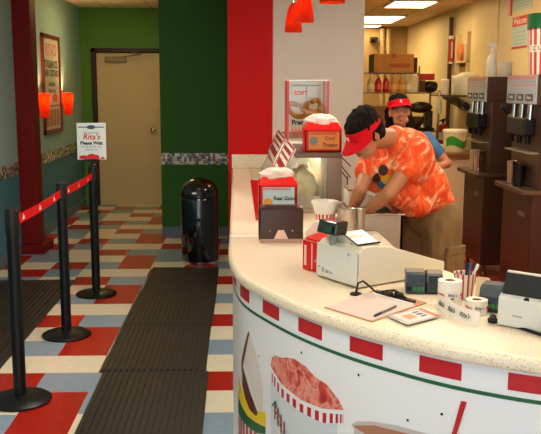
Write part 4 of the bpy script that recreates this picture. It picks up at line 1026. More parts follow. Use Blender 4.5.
# wall shelf with cups and white drum
sh = thing('wall_shelf', 'thin dark shelf on the yellow wall left of the farther machine', 'shelf', (2.74, 10.1, 1.54))
MB().box(2.55, XR - .002, 9.75, 10.95, 1.545, 1.565).build('board', mat('dark shelf board', rgb(70, 50, 34), .5), sh)
for y in (9.85, 10.8): MB().extr([(XR - .004, y, 1.545), (2.62, y, 1.545), (XR - .004, y, 1.36)], (0, .014, 0)).build('bracket', steel, sh)
for i, (x, y, h, lb) in enumerate(((2.64, 10.55, .20, 'stack of white cups on the dark wall shelf, left stack'), (2.70, 10.25, .235, 'taller stack of white cups on the dark wall shelf, right stack'))):
    pf = [(0, 1.565)]
    for k in range(5):
        pf += [(.05, 1.566 + h * k / 5), (.056, 1.566 + h * (k + .5) / 5), (.056, 1.566 + h * (k + .6) / 5)]
    pf += [(.044, 1.565 + h), (0, 1.565 + h)]
    tag(MB().lathe(pf, (x, y, 0), n=28).build('cup_stack', wht_pl, loc=(x, y, 1.565), smooth=True), lb, 'cup stack', 'white cup stacks')
wd_ = MB().lathe([(0, 1.566), (.15, 1.566), (.16, 1.59), (.16, 1.74), (.14, 1.80), (.08, 1.84), (0, 1.845)], (2.76, 9.93, 0), n=36)
tag(wd_.build('white_drum', mat('milky plastic', rgb(226, 222, 206)), loc=(2.76, 9.93, 1.566), smooth=True), 'rounded white plastic drum on the shelf behind the spray bottle', 'drum')
# post, red gadget, orange mitts
tag(MB().box(2.885, 2.935, 11.38, 11.44, 0, 2.62).build('wall_post', mat('dark brown post', rgb(74, 42, 22), .5), loc=(2.91, 11.41, 0), bevel=.004), 'thin dark brown post standing against the yellow kitchen wall', 'post')
rg_ = thing('cup_dispenser', 'long red dispenser hanging on the dark brown wall post', 'dispenser', (2.905, 11.335, 1.985))
MB().tube([(2.905, 11.346, 2.01), (2.905, 11.346, 2.32)], .036, 18).build('tube', mat('dull red plastic', rgb(176, 50, 36), .4), rg_, smooth=True)
MB().tube([(2.905, 11.335, 1.985), (2.905, 11.335, 2.01)], .03, 18).tube([(2.905, 11.335, 2.32), (2.905, 11.335, 2.36)], .04, 18).build('end_cap', wht_pl, rg_, smooth=True)
MB().box(2.895, 2.915, 11.294, 11.30, 2.06, 2.28).build('scale_strip', mat('pink white print', rgb(240, 196, 186)), rg_)
nk = thing('wall_rack', 'small pale rack with a shelf on the yellow wall beside the brown post', 'rack', (2.91, 10.7, 1.72))
q = MB().box(2.87, XR - .001, 10.42, 10.44, 1.72, 2.36).box(2.87, XR - .001, 10.96, 10.98, 1.72, 2.36).box(2.87, XR - .001, 10.42, 10.98, 1.72, 1.74).box(2.87, XR - .001, 10.42, 10.98, 1.98, 2.0)
q.build('frame', mat('pale rack enamel', rgb(226, 206, 160), .5), nk)
MB().box(XR - .02, XR - .004, 10.44, 10.96, 1.74, 1.98).build('back_board', mat('tan board', rgb(150, 116, 70), .6), nk)
for i, (y, z, lb) in enumerate(((10.86, 2.0, 'orange oven mitt standing in the pale wall rack'),)):
    tag(MB().ell((2.908, y, z + .12), (.035, .075, .12)).ell((2.908, y - .08, z + .10), (.03, .03, .06), rot('X', .5)).build('oven_mitt', mat('orange quilt', rgb(226, 130, 76), .8), loc=(2.908, y, z), smooth=True), lb, 'mitt')
tag(MB().lathe([(0, 0), (.034, 0), (.037, .2), (.02, .24), (0, .24)], (2.905, 10.56, 2.0), n=24).build('jar', mat('tan jar', rgb(196, 176, 140), .4), loc=(2.905, 10.56, 2.0), smooth=True), 'pale tan jar beside the orange mitt in the wall rack', 'jar')
# fire extinguisher
ex_, ey = 2.72, 10.9
fe = thing('fire_extinguisher', 'red fire extinguisher hanging by the brown wall post behind the workers', 'fire extinguisher', (ex_, ey, .88))
MB().lathe([(0, .88), (.055, .88), (.06, .895), (.06, 1.12), (.045, 1.16), (.018, 1.175), (.018, 1.2), (0, 1.2)], (ex_, ey, 0), n=28).build('cylinder', mat('extinguisher red', rgb(190, 26, 20), .3), fe, smooth=True)
MB().box(ex_ - .02, ex_ + .02, ey - .02, ey + .02, 1.2, 1.235).tube([(ex_ - .01, ey, 1.23), (ex_ + .08, ey, 1.26)], .008, 8).build('valve', black_pl, fe)
MB().tube([(ex_ - .02, ey, 1.22), (ex_ - .075, ey, 1.2), (ex_ - .08, ey, 1.0), (ex_ - .07, ey, .93)], .010, 8).build('hose', black_pl, fe, smooth=True)
MB().lathe([(.0605, .96), (.061, .96), (.061, 1.06), (.0605, 1.06)], (ex_, ey, 0), n=28).build('label', paper, fe)
tag(MB().box(2.60, 2.86, 10.82, 11.02, .86, .879).box(2.62, 2.64, 10.84, 10.86, 0, .86).box(2.62, 2.64, 10.98, 11.0, 0, .86).box(2.82, 2.84, 10.84, 10.86, 0, .86).box(2.82, 2.84, 10.98, 11.0, 0, .86).build('stand', dsteel, loc=(2.73, 10.92, 0)), 'small steel stand under the red fire extinguisher', 'stand')

# ------------------------------------------------------------------ storage rack behind the woman
rk = thing('storage_rack', 'steel wire storage rack at the back of the kitchen loaded with boxes and bottles', 'storage rack', (2.05, 10.6, 0))
for x in (1.52, 2.52):
    for y in (10.35, 10.85): MB().tube([(x, y, 0), (x, y, 1.62 if x > 2 else 1.92)], .013, 8).build('upright', wire_m, rk)
for z, xr in ((1.835, 2.26), (1.585, 2.54), (1.1, 2.54), (.55, 2.54)):
    q = MB().tube([(1.5, 10.34, z), (xr, 10.34, z)], .008, 6).tube([(1.5, 10.86, z), (xr, 10.86, z)], .008, 6)
    for i in range(int((xr - 1.5) / .06)): q.box(1.52 + .06 * i, 1.525 + .06 * i, 10.34, 10.86, z - .003, z + .003)
    for i in range(7): q.box(1.5, xr, 10.36 + .08 * i, 10.365 + .08 * i, z - .006, z)
    q.build('shelf', wire_m, rk)
for x in (2.255,):
    for y in (10.35, 10.85): MB().tube([(x, y, 1.585), (x, y, 1.92)], .010, 8).build('upright', wire_m, rk)
def carton(x0, x1, y0, y1, z0, z1, m, label, tape=True):
    t = thing('carton', label, 'box', ((x0 + x1) / 2, (y0 + y1) / 2, z0))
    MB().box(x0, x1, y0, y1, z0, z1).build('box', m, t, bevel=.004)
    if tape: MB().box((x0 + x1) / 2 - .03, (x0 + x1) / 2 + .03, y0 - .001, y1 + .001, z1 - .05, z1 + .001).box(x0 + .2, x1 - .05, y0 - .0015, y0, z0 + .06, z0 + .11).build('tape_print', mat('carton print', rgb(176, 90, 50), .7), t)
carton(1.68, 2.19, 10.38, 10.80, 1.845, 2.075, cardboard, 'wide tan cardboard carton on the top shelf of the storage rack')
carton(2.20, 2.24, 10.40, 10.75, 1.845, 2.03, mat('dark card', rgb(90, 50, 26), .8), 'narrow dark carton squeezed right of the wide tan carton', False)
rbx = MB().box(2.285, 2.47, 10.42, 10.62, 1.75, 1.83).build('red_carton', mat('red printed card', rgb(186, 26, 20), .5), loc=(2.38, 10.52, 1.75), bevel=.003)
tag(rbx, 'red carton lying on the brown bin at the right of the rack', 'box')
tag(MB().box(2.29, 2.35, 10.40, 10.65, 1.595, 1.745).build('brown_bin', mat('dark card', rgb(90, 50, 26)), loc=(2.32, 10.5, 1.595), bevel=.003), 'dark brown bin under the red carton on the rack', 'bin')
tag(lumpy((2.44, 10.50, 1.665), (.10, .10, .072), 11, .3).build('black_bag', mat('black bag', rgb(30, 24, 22), .6), loc=(2.44, 10.5, 1.595), smooth=True), 'crumpled black bag on the rack below the red carton', 'bag')
bcols = [(rgb(224, 196, 170), 'pale pink'), (rgb(196, 44, 40), 'bright red'), (rgb(186, 36, 36), 'deep red'), (rgb(222, 160, 90), 'amber'), (rgb(206, 150, 70), 'honey brown'), (rgb(232, 220, 190), 'cream')]
for i, (c, nm) in enumerate(bcols):
    x = 1.655 + i * .098; y = 10.44; z = 1.593
    t = thing('syrup_bottle', '%s syrup bottle in the row on the rack below the tan carton' % nm, 'bottle', (x, y, z), 'syrup bottles on the rack')
    MB().lathe([(0, 0), (.040, 0), (.043, .008), (.043, .12), (.034, .15), (.016, .175), (.015, .19), (0, .19)], (x, y, z), n=24).build('bottle', mat('syrup ' + nm, c, .25), t, smooth=True)
    MB().lathe([(0, .188), (.018, .188), (.018, .215), (0, .215)], (x, y, z), n=18).build('cap', wht_pl, t, smooth=True)
    MB().lathe([(.0435, .04), (.044, .04), (.044, .10), (.0435, .10)], (x, y, z), n=24).build('label', mat('syrup label ' + nm, tuple(min(1, q_ * 1.25 + .03) for q_ in c[:3]) + (1,), .5), t)
tag(MB().extr([(2.17, 10.40, 1.595), (2.25, 10.40, 1.595), (2.26, 10.40, 1.80), (2.16, 10.40, 1.81)], (0, .06, 0)).build('paper_bag', mat('cream paper bag', rgb(236, 220, 176), .8), loc=(2.21, 10.42, 1.595), bevel=.006), 'cream paper bag standing right of the syrup bottles', 'bag')
hs = thing('hanging_bottle', 'white spray bottle hung on the front edge of the storage rack', 'spray bottle', (2.51, 10.30, 1.33))
MB().lathe([(0, 1.33), (.035, 1.33), (.038, 1.34), (.038, 1.45), (.014, 1.50), (.014, 1.52), (0, 1.52)], (2.51, 10.295, 0), n=24).build('bottle', mat('milky plastic', rgb(226, 222, 206)), hs, smooth=True)
MB().box(2.48, 2.545, 10.285, 10.305, 1.515, 1.545).tube([(2.51, 10.30, 1.54), (2.51, 10.32, 1.60)], .005, 6).build('spray_head', wht_pl, hs)
# dark mixer on the middle shelf, dark panel
mx_ = thing('stand_mixer', 'dark mixer standing on the rack behind the smiling worker', 'mixer', (2.35, 10.55, 1.11))
MB().box(2.22, 2.50, 10.45, 10.75, 1.105, 1.14).build('base', black_pl, mx_, bevel=.01)
MB().box(2.40, 2.49, 10.52, 10.70, 1.14, 1.36).build('column', mat('dark brown enamel', rgb(50, 34, 26), .35), mx_, bevel=.015)
MB().ell((2.34, 10.6, 1.40), (.16, .085, .075)).build('head', mat('dark brown enamel', rgb(50, 34, 26)), mx_, smooth=True)
MB().lathe([(0, 1.14), (.05, 1.14), (.09, 1.2), (.1, 1.28), (.097, 1.28), (.045, 1.15), (0, 1.15)], (2.29, 10.6, 0)).build('bowl', dsteel, mx_, smooth=True)
carton(1.6, 2.1, 10.4, 10.8, 1.11, 1.42, mat('brown card', rgb(140, 96, 50), .8), 'brown carton on the middle rack shelf behind the workers')
carton(1.6, 2.45, 10.4, 10.8, .56, .95, mat('brown card', rgb(140, 96, 50)), 'long brown carton on the low rack shelf behind the workers')
# pipes at the back wall
for i, x in enumerate((2.49, 2.60)):
    t = MB().tube([(x, 14.52, 1.0), (x, 14.52, 2.68)], .042, 16).lathe([(.05, 2.3), (.05, 2.36), (.042, 2.36)], (x, 14.52, 0)).build('wall_pipe', mat('cream pipe paint', rgb(200, 176, 130), .5), loc=(x, 14.52, 1.0), smooth=True)
    tag(t, ('left cream pipe of the pair on the back kitchen wall', 'right cream pipe of the pair on the back kitchen wall')[i], 'pipe', 'pipes on the back wall')
tag(MB().box(2.28, 2.40, 14.45, 14.604, 2.45, 2.53).tube([(2.34, 14.46, 2.49), (2.30, 14.38, 2.46)], .035, 12).build('camera_unit', black_pl, loc=(2.34, 14.6, 2.45)), 'small black wall camera left of the pipes near the ceiling', 'camera')

# ------------------------------------------------------------------ people
def fuse(mb, name, m, parent, vox, smooth=6, fac=.5, rough=0, freq=40):
    """melt overlapping volumes into one continuous surface"""
    o = mb.build(name, m, parent)
    me0 = o.data
    r = o.modifiers.new('r', 'REMESH'); r.mode = 'VOXEL'; r.voxel_size = vox
    s = o.modifiers.new('s', 'SMOOTH'); s.iterations = smooth; s.factor = fac
    dg = bpy.context.evaluated_depsgraph_get(); me = bpy.data.meshes.new_from_object(o.evaluated_get(dg))
    o.modifiers.clear(); o.data = me; bpy.data.meshes.remove(me0)
    me.polygons.foreach_set('use_smooth', [True] * len(me.polygons))
    if not me.materials: me.materials.append(m)
    if rough:
        ns_ = [v.normal.copy() for v in me.vertices]
        for v, nn in zip(me.vertices, ns_): v.co += nn * rough * noise.noise(Vector((v.co.x, v.co.y, v.co.z * .5)) * freq)
    return o
def limb(mb, pts, rs, n=16):
    pts = [Vector(p) for p in pts]
    mb.tube(pts, list(rs), n)
    for p, r in zip(pts, rs): mb.ell(p, (r, r, r), nu=n, nv=10)
    return mb
def basis(fv, uv):
    fv = Vector(fv).normalized(); uv = Vector(uv); uv = (uv - fv * uv.dot(fv)).normalized(); s = fv.cross(uv)   # s = the person's right
    return Matrix((s, fv, uv)).transposed()
def head_blobs(mb, C, R, k=1.0):
    C = Vector(C)
    def E(c, r, rr=None): mb.ell(C + R @ (Vector(c) * k), [q * k for q in r], R @ rr if rr else R, nu=24, nv=16)
    E((0, -.014, .032), (.074, .094, .083)); E((0, .026, -.03), (.060, .063, .075)); E((0, .050, -.088), (.030, .030, .024))
    E((.03, .035, -.07), (.03, .04, .03)); E((-.03, .035, -.07), (.03, .04, .03))
    E((0, .092, -.012), (.011, .014, .026)); E((0, .103, -.028), (.014, .015, .012)); E((.012, .094, -.032), (.009, .010, .008)); E((-.012, .094, -.032), (.009, .010, .008))
    for s in (1, -1):
        E((s * .074, -.008, -.012), (.010, .020, .032)); E((s * .030, .072, .022), (.026, .016, .009)); E((s * .038, .062, -.028), (.022, .02, .02))
    E((0, .082, -.058), (.024, .012, .010)); 
def head_parts(parent, C, R, k, smile):
    C = Vector(C)
    def W(c): return C + R @ (Vector(c) * k)
    for s in (1, -1):
        ey_ = MB().ell(W((s * .030, .079, .004)), [q * k for q in (.0125, .008, .008)], R).build('eye', eye_w, parent, smooth=True)
        MB().ell(W((s * .030, .086, .004)), [q * k for q in (.006, .003, .006)], R).build('iris', eye_d, ey_, smooth=True)
        MB().tube([W((s * .014, .090, .020)), W((s * .032, .089, .026)), W((s * .048, .078, .020))], [.003 * k, .0042 * k, .002 * k], 8).build('eyebrow', hair_m, parent, smooth=True)
    w_ = .028 if smile else .020
    c_ = .006 if smile else 0
    MB().tube([W((-w_, .083, -.054 + c_)), W((-w_ * .5, .093, -.056)), W((0, .0965, -.057)), W((w_ * .5, .093, -.056)), W((w_, .083, -.054 + c_))], [.002 * k, .0045 * k, .005 * k, .0045 * k, .002 * k], 8).build('upper_lip', lip_m, parent, smooth=True)
    MB().tube([W((-w_, .082, -.055 + c_)), W((-w_ * .5, .090, -.066)), W((0, .093, -.069)), W((w_ * .5, .090, -.066)), W((w_, .082, -.055 + c_))], [.002 * k, .005 * k, .006 * k, .005 * k, .002 * k], 8).build('lower_lip', lip_m, parent, smooth=True)
    if smile:
        MB().tube([W((-w_ * .75, .088, -.056)), W((0, .0955, -.0625)), W((w_ * .75, .088, -.056))], [.002 * k, .0045 * k, .002 * k], 8).build('teeth', wht_pl, parent, smooth=True)
def visor(parent, C, R, k, tilt=.25, logo=True):
    C = Vector(C)
    def W(c): return C + R @ (Vector(c) * k)
    n = 40; vs = []; fs = []
    for i in range(n):
        a = 2 * PI * i / n; sx_, cy_ = math.cos(a), math.sin(a)
        front = max(0, cy_)
        for rr_, z in ((0, .026 - .004 * cy_), (.004, .026 - .004 * cy_), (.004, .056 + .010 * front), (0, .056 + .010 * front)):
            q = .0 if z < .04 else -.006
            vs.append(W(((.083 + rr_ + q) * sx_, (.104 + rr_ + q) * cy_ - .010, z)))
    for i in range(n):
        j = (i + 1) % n
        for q in range(4): fs.append((4 * i + q, 4 * j + q, 4 * j + (q + 1) % 4, 4 * i + (q + 1) % 4))
    vz = MB().add(vs, fs).build('visor', red_fab, parent, smooth=True, angle=60)
    vs = []; fs = []; n = 18; m_ = 6
    for side in (0, 1):
        for i in range(n + 1):
            a = PI * (.06 + .88 * i / n)
            for j in range(m_ + 1):
                t = j / m_; ext = .080 * math.sin(a) ** .7 * t
                y = .104 * math.sin(a) - .010 + ext * math.cos(tilt); z = .028 - ext * math.sin(tilt) - .020 * (math.cos(a) ** 2) * t - .004 * side
                vs.append(W((.086 * math.cos(a) * (1 + .02 * t), y, z)))
    M = (n + 1) * (m_ + 1)
    for i in range(n):
        for j in range(m_):
            a, b, c, d = i * (m_ + 1) + j, i * (m_ + 1) + j + 1, (i + 1) * (m_ + 1) + j + 1, (i + 1) * (m_ + 1) + j
            fs += [(a, b, c, d), (M + d, M + c, M + b, M + a)]
        e = i * (m_ + 1) + m_; e2 = (i + 1) * (m_ + 1) + m_; fs.append((e, M + e, M + e2, e2))
    MB().add(vs, fs).build('brim', red_fab, vz, smooth=True, angle=60)
    if logo:
        MB().text("R", .028 * k, W((0, .098, .046)), R @ Vector((-1, 0, 0)), R @ Vector((0, -.2, 1)), 0, off=.006, bold=.001, shear=.2).build('emblem', mat('pale pink thread', rgb(246, 214, 210), .6), vz)
def hand(mb, wrist, d, palm_n, side, curl=.5, k=1.0):
    """palm plus five separate bent fingers; d = pointing direction, palm_n = out of the palm"""
    d = Vector(d).normalized(); pn = Vector(palm_n); pn = (pn - d * pn.dot(d)).normalized(); s = d.cross(pn) * side; wrist = Vector(wrist)
    L = [.070, .078, .072, .056]
    for i in range(4):
        o = (-.030 + .020 * i) * k
        base = wrist + d * (.082 - abs(i - 1.2) * .004) * k + s * o
        limb(mb, [wrist + s * o * .45 + d * .01, base], [.014 * k, .0115 * k], 10)
        p = base; a = curl * .5; ln = L[i] * k
        pts = [p]; rs = [.0092 * k]
        for seg_, rr in ((.45, .0085), (.30, .0075), (.25, .0062)):
            a += curl * .55; p = p + (d * math.cos(a) + pn * math.sin(a)) * ln * seg_; pts.append(p); rs.append(rr * k)
        limb(mb, pts, rs, 10)
    t0 = wrist + d * .025 * k - s * .022 * k
    t1 = t0 + (d * .6 - s * .65 + pn * .35).normalized() * .042 * k; t2 = t1 + (d * .85 - s * .2 + pn * .4).normalized() * .030 * k; t3 = t2 + (d * .9 + pn * .5).normalized() * .022 * k
    limb(mb, [t0, t1, t2, t3], [.014 * k, .0105 * k, .0092 * k, .0072 * k], 10)

# tie-dye cotton with a printed badge of plain round patches
def tiedye_mat(spots):
    m = bpy.data.materials.new('orange tie-dye cotton'); m.use_nodes = True
    nt = m.node_tree; b = nt.nodes['Principled BSDF']; b.inputs['Roughness'].default_value = .85
    tc = nt.nodes.new('ShaderNodeTexCoord')
    mp = nt.nodes.new('ShaderNodeMapping'); mp.inputs['Scale'].default_value = (1, 1, .6); nt.links.new(tc.outputs['Object'], mp.inputs['Vector'])
    n1 = nt.nodes.new('ShaderNodeTexNoise'); n1.inputs['Scale'].default_value = 13; n1.inputs['Detail'].default_value = 5; n1.inputs['Distortion'].default_value = 1.6; n1.inputs['Roughness'].default_value = .6
    nt.links.new(mp.outputs['Vector'], n1.inputs['Vector'])
    r = nt.nodes.new('ShaderNodeValToRGB'); el = r.color_ramp.elements
    for _ in range(3): el.new(.5)
    for e, (p, c) in zip(el, ((.30, rgb(226, 52, 14)), (.46, rgb(238, 82, 24)), (.54, rgb(242, 112, 50)), (.61, rgb(246, 176, 130)), (.70, rgb(250, 222, 196)))): e.position = p; e.color = c
    nt.links.new(n1.outputs['Fac'], r.inputs['Fac']); cur = r.outputs['Color']
    for c, rad, colr in spots:
        d = nt.nodes.new('ShaderNodeVectorMath'); d.operation = 'DISTANCE'; d.inputs[1].default_value = c; nt.links.new(tc.outputs['Object'], d.inputs[0])
        l = nt.nodes.new('ShaderNodeMath'); l.operation = 'LESS_THAN'; l.inputs[1].default_value = rad; nt.links.new(d.outputs['Value'], l.inputs[0])
        mx = nt.nodes.new('ShaderNodeMix'); mx.data_type = 'RGBA'; nt.links.new(l.outputs[0], mx.inputs['Factor']); nt.links.new(cur, mx.inputs['A']); mx.inputs['B'].default_value = colr
        cur = mx.outputs['Result']
    nt.links.new(cur, b.inputs['Base Color'])
    n2 = nt.nodes.new('ShaderNodeTexNoise'); n2.inputs['Scale'].default_value = 14; nt.links.new(tc.outputs['Object'], n2.inputs['Vector'])
    bp = nt.nodes.new('ShaderNodeBump'); bp.inputs['Strength'].default_value = .5; bp.inputs['Distance'].default_value = .02
    nt.links.new(n2.outputs['Fac'], bp.inputs['Height']); nt.links.new(bp.outputs['Normal'], b.inputs['Normal'])
    return m

# --- the bending worker
mb0 = Vector((1.05, 4.55, 0))
man = thing('person', 'worker in orange tie-dye shirt, khaki shorts and red visor bending over the steel well', 'person', tuple(mb0))
Fm = Vector((-.8, -.6, 0)); Lm = Vector((.6, -.8, 0))
pel = Vector((1.075, 4.52, .93)); belly = Vector((1.0, 4.46, 1.10)); chest = Vector((.885, 4.355, 1.275)); neck = Vector((.80, 4.28, 1.385))
shL = Vector((.925, 4.20, 1.325)); shR = Vector((.735, 4.43, 1.30)); elL = Vector((.750, 4.07, 1.115)); elR = Vector((.635, 4.26, 1.115)); wrL = Vector((.668, 4.29, .985)); wrR = Vector((.607, 4.37, .99))
HC = Vector((.636, 4.17, 1.408)); HF = Vector((-.70, -.45, -.60)); HU = Vector((-.50, -.30, .80)); HR = basis(HF, HU)
hipL, hipR = pel + Lm * .095 + Vector((0, 0, -.03)), pel - Lm * .095 + Vector((0, 0, -.03))
knL, knR = hipL + Vector((-.01, -.03, -.42)), hipR + Vector((-.03, .02, -.42))
anL, anR = knL + Vector((.05, .01, -.39)), knR + Vector((.05, .05, -.39))
def torso(mb, pts, n=3):
    for c, r, R in pts: mb.ell(c, r, R, nu=26, nv=16)
spine = (neck - pel).normalized()
RT = basis(Fm, spine)     # columns: right, forward, up of the trunk
b_ = MB()
torso(b_, [(pel, (.155, .105, .13), RT), (belly, (.14, .10, .15), RT), (chest, (.16, .105, .15), RT)])
limb(b_, [chest + (neck - chest) * .4, neck, HC + HR @ Vector((0, -.03, -.05))], [.075, .056, .054])
head_blobs(b_, HC, HR, 1.0)
for sh_, el_, wr_ in ((shL, elL, wrL), (shR, elR, wrR)):
    limb(b_, [chest.lerp(sh_, .6), sh_, sh_.lerp(el_, .5), el_, el_.lerp(wr_, .35), wr_], [.07, .055, .047, .038, .039, .026])
hand(b_, wrL, (-.35, .45, -.8), (-.6, .3, .2), 1, .7); hand(b_, wrR, (-.05, .4, -.9), (.6, .3, .2), -1, .7)
for h_, k_, a_ in ((hipL, knL, anL), (hipR, knR, anR)):
    limb(b_, [h_, h_.lerp(k_, .5), k_, k_.lerp(a_, .35), a_], [.088, .075, .055, .055, .036])
    limb(b_, [a_ + Vector((.02, .015, -.05)), a_ + Fm * .14 + Vector((0, 0, -.055))], [.035, .03])
body = fuse(b_, 'body', skin_m, man, .0065, 5)
head_parts(man, HC, HR, 1.0, False)
hb = MB()
for c, r in (((0, -.016, .050), (.084, .104, .084)), ((0, -.050, .005), (.080, .066, .085)), ((0, -.03, .085), (.07, .085, .055)), ((.062, -.015, .0), (.018, .035, .045)), ((-.062, -.015, .0), (.018, .035, .045)), ((0, -.07, -.035), (.06, .04, .05))):
    hb.ell(HC + HR @ Vector(c), r, HR)
fuse(hb, 'hair', hair_m, man, .006, 3, rough=.009, freq=60)
visor(man, HC, HR, 1.0, .45)
# shirt: trunk, hanging front, sleeves
sb_ = MB()
torso(sb_, [(pel + Vector((-.015, 0, .095)), (.168, .122, .075), RT), (belly, (.170, .128, .16), RT), (chest, (.185, .128, .16), RT), (chest + Vector((.0, .0, .02)), (.16, .12, .14), RT),
           (Vector((.80, 4.33, 1.20)), (.10, .085, .10), RT), (Vector((.86, 4.36, 1.10)), (.12, .085, .11), RT), (Vector((.92, 4.41, 1.02)), (.15, .09, .08), RT), (Vector((1.07, 4.54, 1.07)), (.13, .09, .11), RT)])
limb(sb_, [chest, neck + Vector((.015, .015, -.01))], [.12, .072])
limb(sb_, [chest.lerp(shL, .4), shL, shL.lerp(elL, .42)], [.10, .072, .074])
limb(sb_, [chest.lerp(shR, .4), shR, shR.lerp(elR, .55)], [.10, .070, .068])
O_ = mb0
def sp(x, y, z): return (x - O_.x, y - O_.y, z - O_.z)
spots = []
shirt = fuse(sb_, 'shirt', mat('tmp cloth', rgb(230, 80, 30)), man, .009, 6, rough=.012, freq=13)
SHIRT = shirt
# shorts
st_ = MB()
torso(st_, [(pel + Vector((0, 0, -.01)), (.172, .125, .12), basis(Fm, (0, 0, 1)))])
for h_, k_ in ((hipL, knL), (hipR, knR)):
    limb(st_, [h_ + Vector((0, 0, .03)), h_.lerp(k_, .5), h_.lerp(k_, 1.06)], [.108, .102, .105])
shorts = fuse(st_, 'shorts', khaki, man, .010, 4, rough=.018, freq=16)
pk = hipL.lerp(knL, .50) + Lm * .090
Rp = basis(Lm, (0, 0, 1))
q = MB().obox(pk, (.15, .024, .18), Rp).obox(pk + Lm * .005 + Vector((0, 0, .07)), (.155, .024, .05), Rp)
q.build('cargo_pocket', khaki, shorts, bevel=.01, seg=3)
for a_ in (anL, anR):
    q = MB(); c = a_ + Fm * .05; q.ell((c.x, c.y, .05), (.048, .14, .05), basis(Fm, (0, 0, 1))); q.ell((a_.x, a_.y, .065), (.046, .055, .06))
    q.obox((c.x, c.y, .012), (.09, .27, .024), basis(Fm, (0, 0, 1)))
    fuse(q, 'shoe', shoe_m, man, .008, 3)

# --- the smiling worker behind
wb = Vector((1.22, 6.10, 0))
wom = thing('person', 'smiling dark-haired worker in red visor and blue shirt standing behind the bending one', 'person', tuple(wb))
Fw = Vector((-.12, -1, 0)).normalized(); Lw = Vector((1, -.12, 0)).normalized()
HCw = Vector((1.165, 5.98, 1.475)); HRw = basis((-.05, -1, .10), (-.08, .1, 1))
pel = Vector((1.24, 6.12, .90)); belly = Vector((1.24, 6.11, 1.05)); chest = Vector((1.22, 6.09, 1.20)); neck = Vector((1.185, 6.05, 1.34))
shL, shR = Vector((1.40, 6.07, 1.265)), Vector((1.03, 6.10, 1.275)); elL, elR = Vector((1.55, 6.06, 1.085)), Vector((.97, 6.12, 1.03)); wrL, wrR = Vector((1.33, 5.90, 1.02)), Vector((1.12, 5.90, .99))
R0 = basis(Fw, (0, 0, 1))
b_ = MB()
torso(b_, [(pel, (.155, .11, .13), R0), (belly, (.13, .10, .15), R0), (chest, (.15, .10, .14), R0)])
limb(b_, [chest + Vector((0, 0, .08)), neck, HCw + HRw @ Vector((0, -.025, -.05))], [.07, .05, .048])
head_blobs(b_, HCw, HRw, .96)
for sh_, el_, wr_ in ((shL, elL, wrL), (shR, elR, wrR)):
    limb(b_, [chest.lerp(sh_, .6), sh_, sh_.lerp(el_, .5), el_, el_.lerp(wr_, .35), wr_], [.065, .05, .044, .040, .038, .025])
hand(b_, wrL, (-.8, -.4, -.1), (0, .3, -1), -1, .5, .92); hand(b_, wrR, (.8, -.4, -.1), (0, .3, -1), 1, .5, .92)
for s in (1, -1):
    h_ = pel + Lw * .09 * s + Vector((0, 0, -.03)); k_ = h_ + Vector((0, 0, -.40)); a_ = k_ + Vector((0, .02, -.38))
    limb(b_, [h_, h_.lerp(k_, .5), k_, k_.lerp(a_, .35), a_], [.088, .075, .053, .052, .034]); limb(b_, [a_ + Vector((0, .02, -.04)), a_ + Fw * .13 + Vector((0, 0, -.05))], [.033, .028])
fuse(b_, 'body', skin_w, wom, .007, 5)
head_parts(wom, HCw, HRw, .96, True)
hb = MB()
for c, r in (((0, -.022, .050), (.080, .094, .078)), ((0, -.058, .0), (.088, .07, .10)), ((.074, -.045, -.02), (.028, .04, .085)), ((-.074, -.045, -.02), (.028, .04, .085)), ((0, -.075, -.09), (.075, .045, .09)), ((.07, -.05, -.09), (.03, .035, .06)), ((-.07, -.05, -.09), (.03, .035, .06)), ((0, -.03, .085), (.07, .08, .048))):
    hb.ell(HCw + HRw @ Vector(c), r, HRw)
fuse(hb, 'hair', hair_m, wom, .007, 3, rough=.016, freq=40)
visor(wom, HCw + HRw @ Vector((0, -.002, .020)), HRw, 1.0, .12)
sb_ = MB()
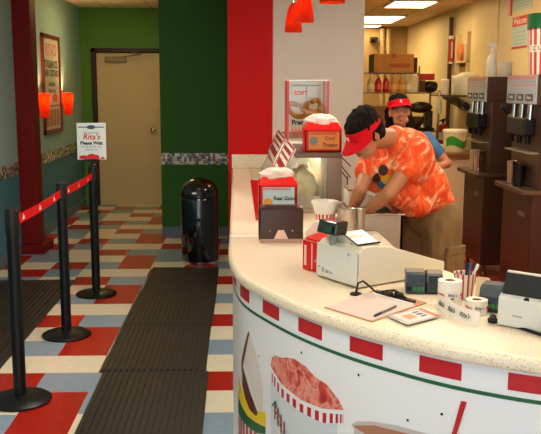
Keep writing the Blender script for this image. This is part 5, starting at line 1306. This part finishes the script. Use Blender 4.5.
torso(sb_, [(pel + Vector((0, 0, .03)), (.18, .135, .14), R0), (belly, (.155, .125, .16), R0), (chest, (.17, .125, .15), R0)])
limb(sb_, [chest, neck + Vector((0, 0, -.02))], [.11, .065])
for sh_, el_, fr_ in ((shL, elL, .5), (shR, elR, .6)): limb(sb_, [chest.lerp(sh_, .4), sh_, sh_.lerp(el_, fr_)], [.09, .060, .056])
fuse(sb_, 'shirt', blue_tee, wom, .010, 5)
st_ = MB(); torso(st_, [(pel, (.17, .122, .13), R0)])
for s in (1, -1):
    h_ = pel + Lw * .09 * s; limb(st_, [h_, h_ + Vector((0, 0, -.42)), h_ + Vector((0, .02, -.80))], [.10, .075, .062])
fuse(st_, 'trousers', khaki, wom, .011, 4)
for s in (1, -1):
    a_ = pel + Lw * .09 * s; c = a_ + Fw * .05
    q = MB().ell((c.x, c.y, .05), (.045, .13, .05), R0).obox((c.x, c.y, .012), (.085, .25, .024), R0); fuse(q, 'shoe', shoe_m, wom, .009, 3)

# printed patches on the front of the bending worker's shirt (plain shapes on the cloth)
SPOTS = [((.752, 4.262, 1.215), .030, rgb(60, 40, 30)), ((.725, 4.30, 1.175), .030, rgb(60, 36, 28)), ((.752, 4.262, 1.215), .016, rgb(170, 150, 110)), ((.725, 4.30, 1.175), .012, rgb(140, 120, 90)),
         ((.775, 4.262, 1.165), .032, rgb(226, 180, 40)), ((.75, 4.29, 1.12), .040, rgb(30, 120, 170)), ((.70, 4.33, 1.13), .028, rgb(190, 40, 44))]
SHIRT.data.materials.clear()
SHIRT.data.materials.append(tiedye_mat([((c[0] - mb0.x, c[1] - mb0.y, c[2]), r_, col) for c, r_, col in reversed(SPOTS)]))

# ------------------------------------------------------------------ world, exposure
wd = bpy.data.worlds.new('world'); S.world = wd; wd.use_nodes = True
wd.node_tree.nodes['Background'].inputs[0].default_value = (.80, .90, 1, 1); wd.node_tree.nodes['Background'].inputs[1].default_value = 1.3
vs_ = S.view_settings; vs_.view_transform = 'Standard'; vs_.look = 'None'; vs_.gamma = 1; vs_.exposure = .86; vs_.use_curve_mapping = False
